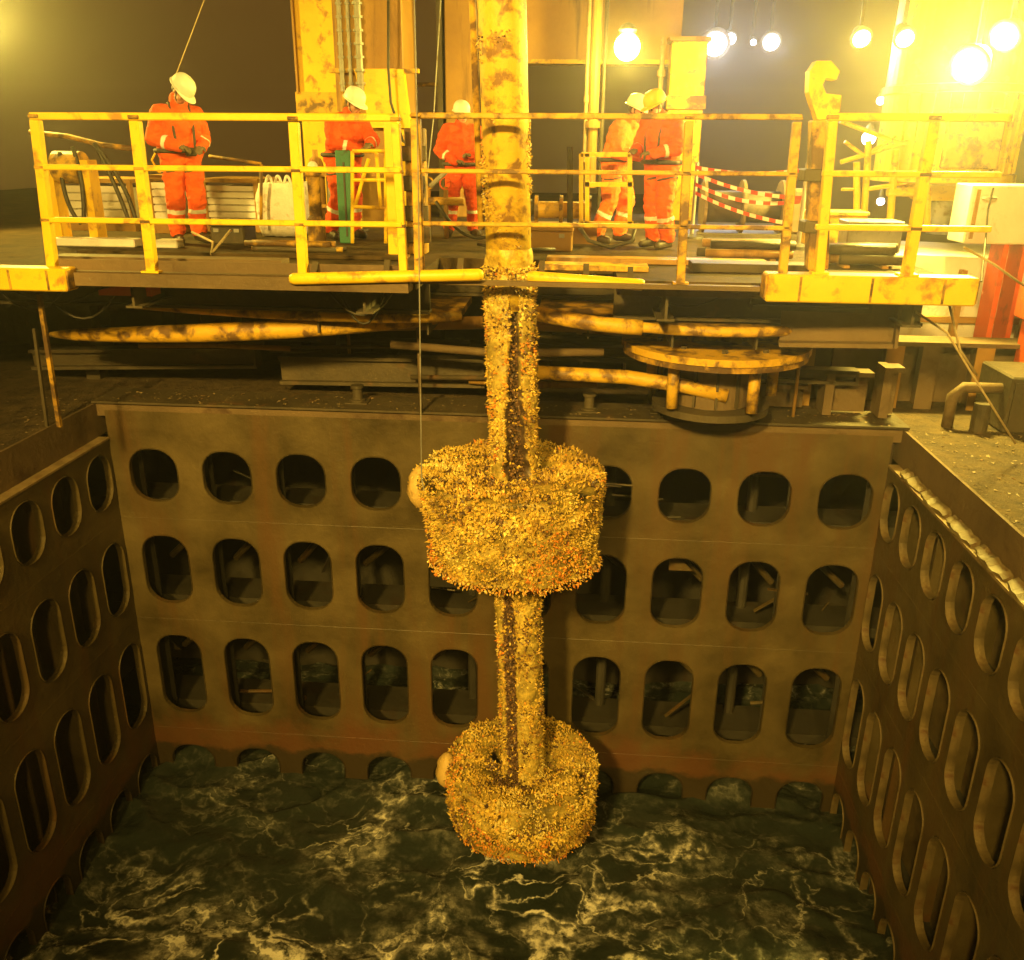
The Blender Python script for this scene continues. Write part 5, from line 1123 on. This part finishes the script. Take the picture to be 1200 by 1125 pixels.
Pz = at(1135, 78, 11.2); lamp('floodlight', 'blinding floodlight on the crane pedestal at upper right', Pz, (1.0, 8.0, 6.6), 3800, SODIUM_PALE, 'SPOT', spot=168, size=.25, lens=(.19, .16), glow=160)
Pz = at(1176, 44, 11.4); lamp('floodlight', 'added floodlight at the upper right corner, widening the glare of the first', Pz, (1.0, 8.0, 6.6), 1500, SODIUM_PALE, 'SPOT', spot=168, size=.2, lens=(.15, .13), glow=160)  # added lamp, spreads the glare patch round the floodlight below it
Pz = at(1010, 46, 15.5); lamp('sodium_lamp', 'small sodium lamp upper right, left one of a close pair', Pz, Pz + Vector((0, -1, -.6)), 330, SODIUM_PALE, 'SPOT', 150, size=.14, lens=(.14, .12), glow=40)
Pz = at(1061, 46, 12.0); lamp('sodium_lamp', 'small sodium lamp upper right, right one of a close pair', Pz, Pz + Vector((0, -1, -.6)), 160, SODIUM_PALE, 'SPOT', 150, size=.14, lens=(.11, .09), glow=40)
for px, py, sz, lab in ((838, 52, .22, 'bluish white floodlight right of the yellow column top'), (856, 46, .10, 'second bluish white floodlight next to the yellow column top'), (904, 50, .15, 'lone bluish white lamp high between column and hook post'), (883, 50, .05, 'tiny white lamp between the bluish white floodlights')):
    Pz = at(px, py, 17); lamp('white_floodlight', lab, Pz, Pz + Vector((0, -1, -.5)), (420 if sz > .2 else 160) if sz > .1 else 0, WHITE_L, 'SPOT', 140, size=sz, lens=(sz, sz * .75), glow=16, group='white lamps high at the back')
Pz = at(1018, 162, 16); lamp('deck_lamp', 'small white lamp glowing behind the lattice of braces', Pz, Pz + Vector((0, -1, -.2)), 0, (1, .9, .7), globe=True, size=.11, glow=16, bracket=False, group='small deck lamps')
Pz = at(1032, 118, 17); lamp('deck_lamp', 'tiny pale lamp above the braces left of the pedestal', Pz, Pz + Vector((0, -1, -.2)), 0, (1, .9, .7), globe=True, size=.07, glow=8, bracket=False, group='small deck lamps')
Pz = at(1032, 236, 15); lamp('deck_lamp', 'low white lamp glowing behind the braces near the deck', Pz, Pz + Vector((0, -1, -.2)), 0, (1, .95, .85), globe=True, size=.06, glow=10, bracket=False, group='small deck lamps')
Pz = at(-34, 16, 11.5); lamp('floodlight', 'floodlight just past the top left corner, lighting the air there', Pz, (-2.0, 9.0, 6.9), 1500, SODIUM_PALE, 'SPOT', spot=160, size=.22, lens=(.22, .18), glow=80)
# floodlights on the gantry above and behind the camera: they light the pool and the riser
lamp('floodlight', 'gantry floodlight high above the near edge of the pool, left', (-4.0, -9.0, 14.6), (-.7, 9.0, 5.6), 30000, SODIUM, 'SPOT', spot=48, size=.6, lens=(.35, .28), glow=30, blend=1.0)
lamp('floodlight', 'gantry floodlight high above the near edge of the pool, right', (1.6, -9.5, 14.6), (-.8, 9.0, 6.0), 9000, SODIUM, 'SPOT', spot=50, size=.6, lens=(.35, .28), glow=30, blend=1.0)

# ================================================================== the damp night air
hz = MB(); hz.box(-130, 130, -22, 130, -3, 15.6)
hm_ = bpy.data.materials.new('damp_air'); hm_.use_nodes = True; N = hm_.node_tree.nodes; N.clear()
pv = N.new('ShaderNodeVolumePrincipled'); pv.inputs['Color'].default_value = (.95, .95, .95, 1); pv.inputs['Density'].default_value = .0038; pv.inputs['Anisotropy'].default_value = .82
ot = N.new('ShaderNodeOutputMaterial'); hm_.node_tree.links.new(pv.outputs[0], ot.inputs['Volume'])
tag(hz.build('haze', hm_), 'damp lamp-lit night air round the whole deck', 'haze', kind='stuff')
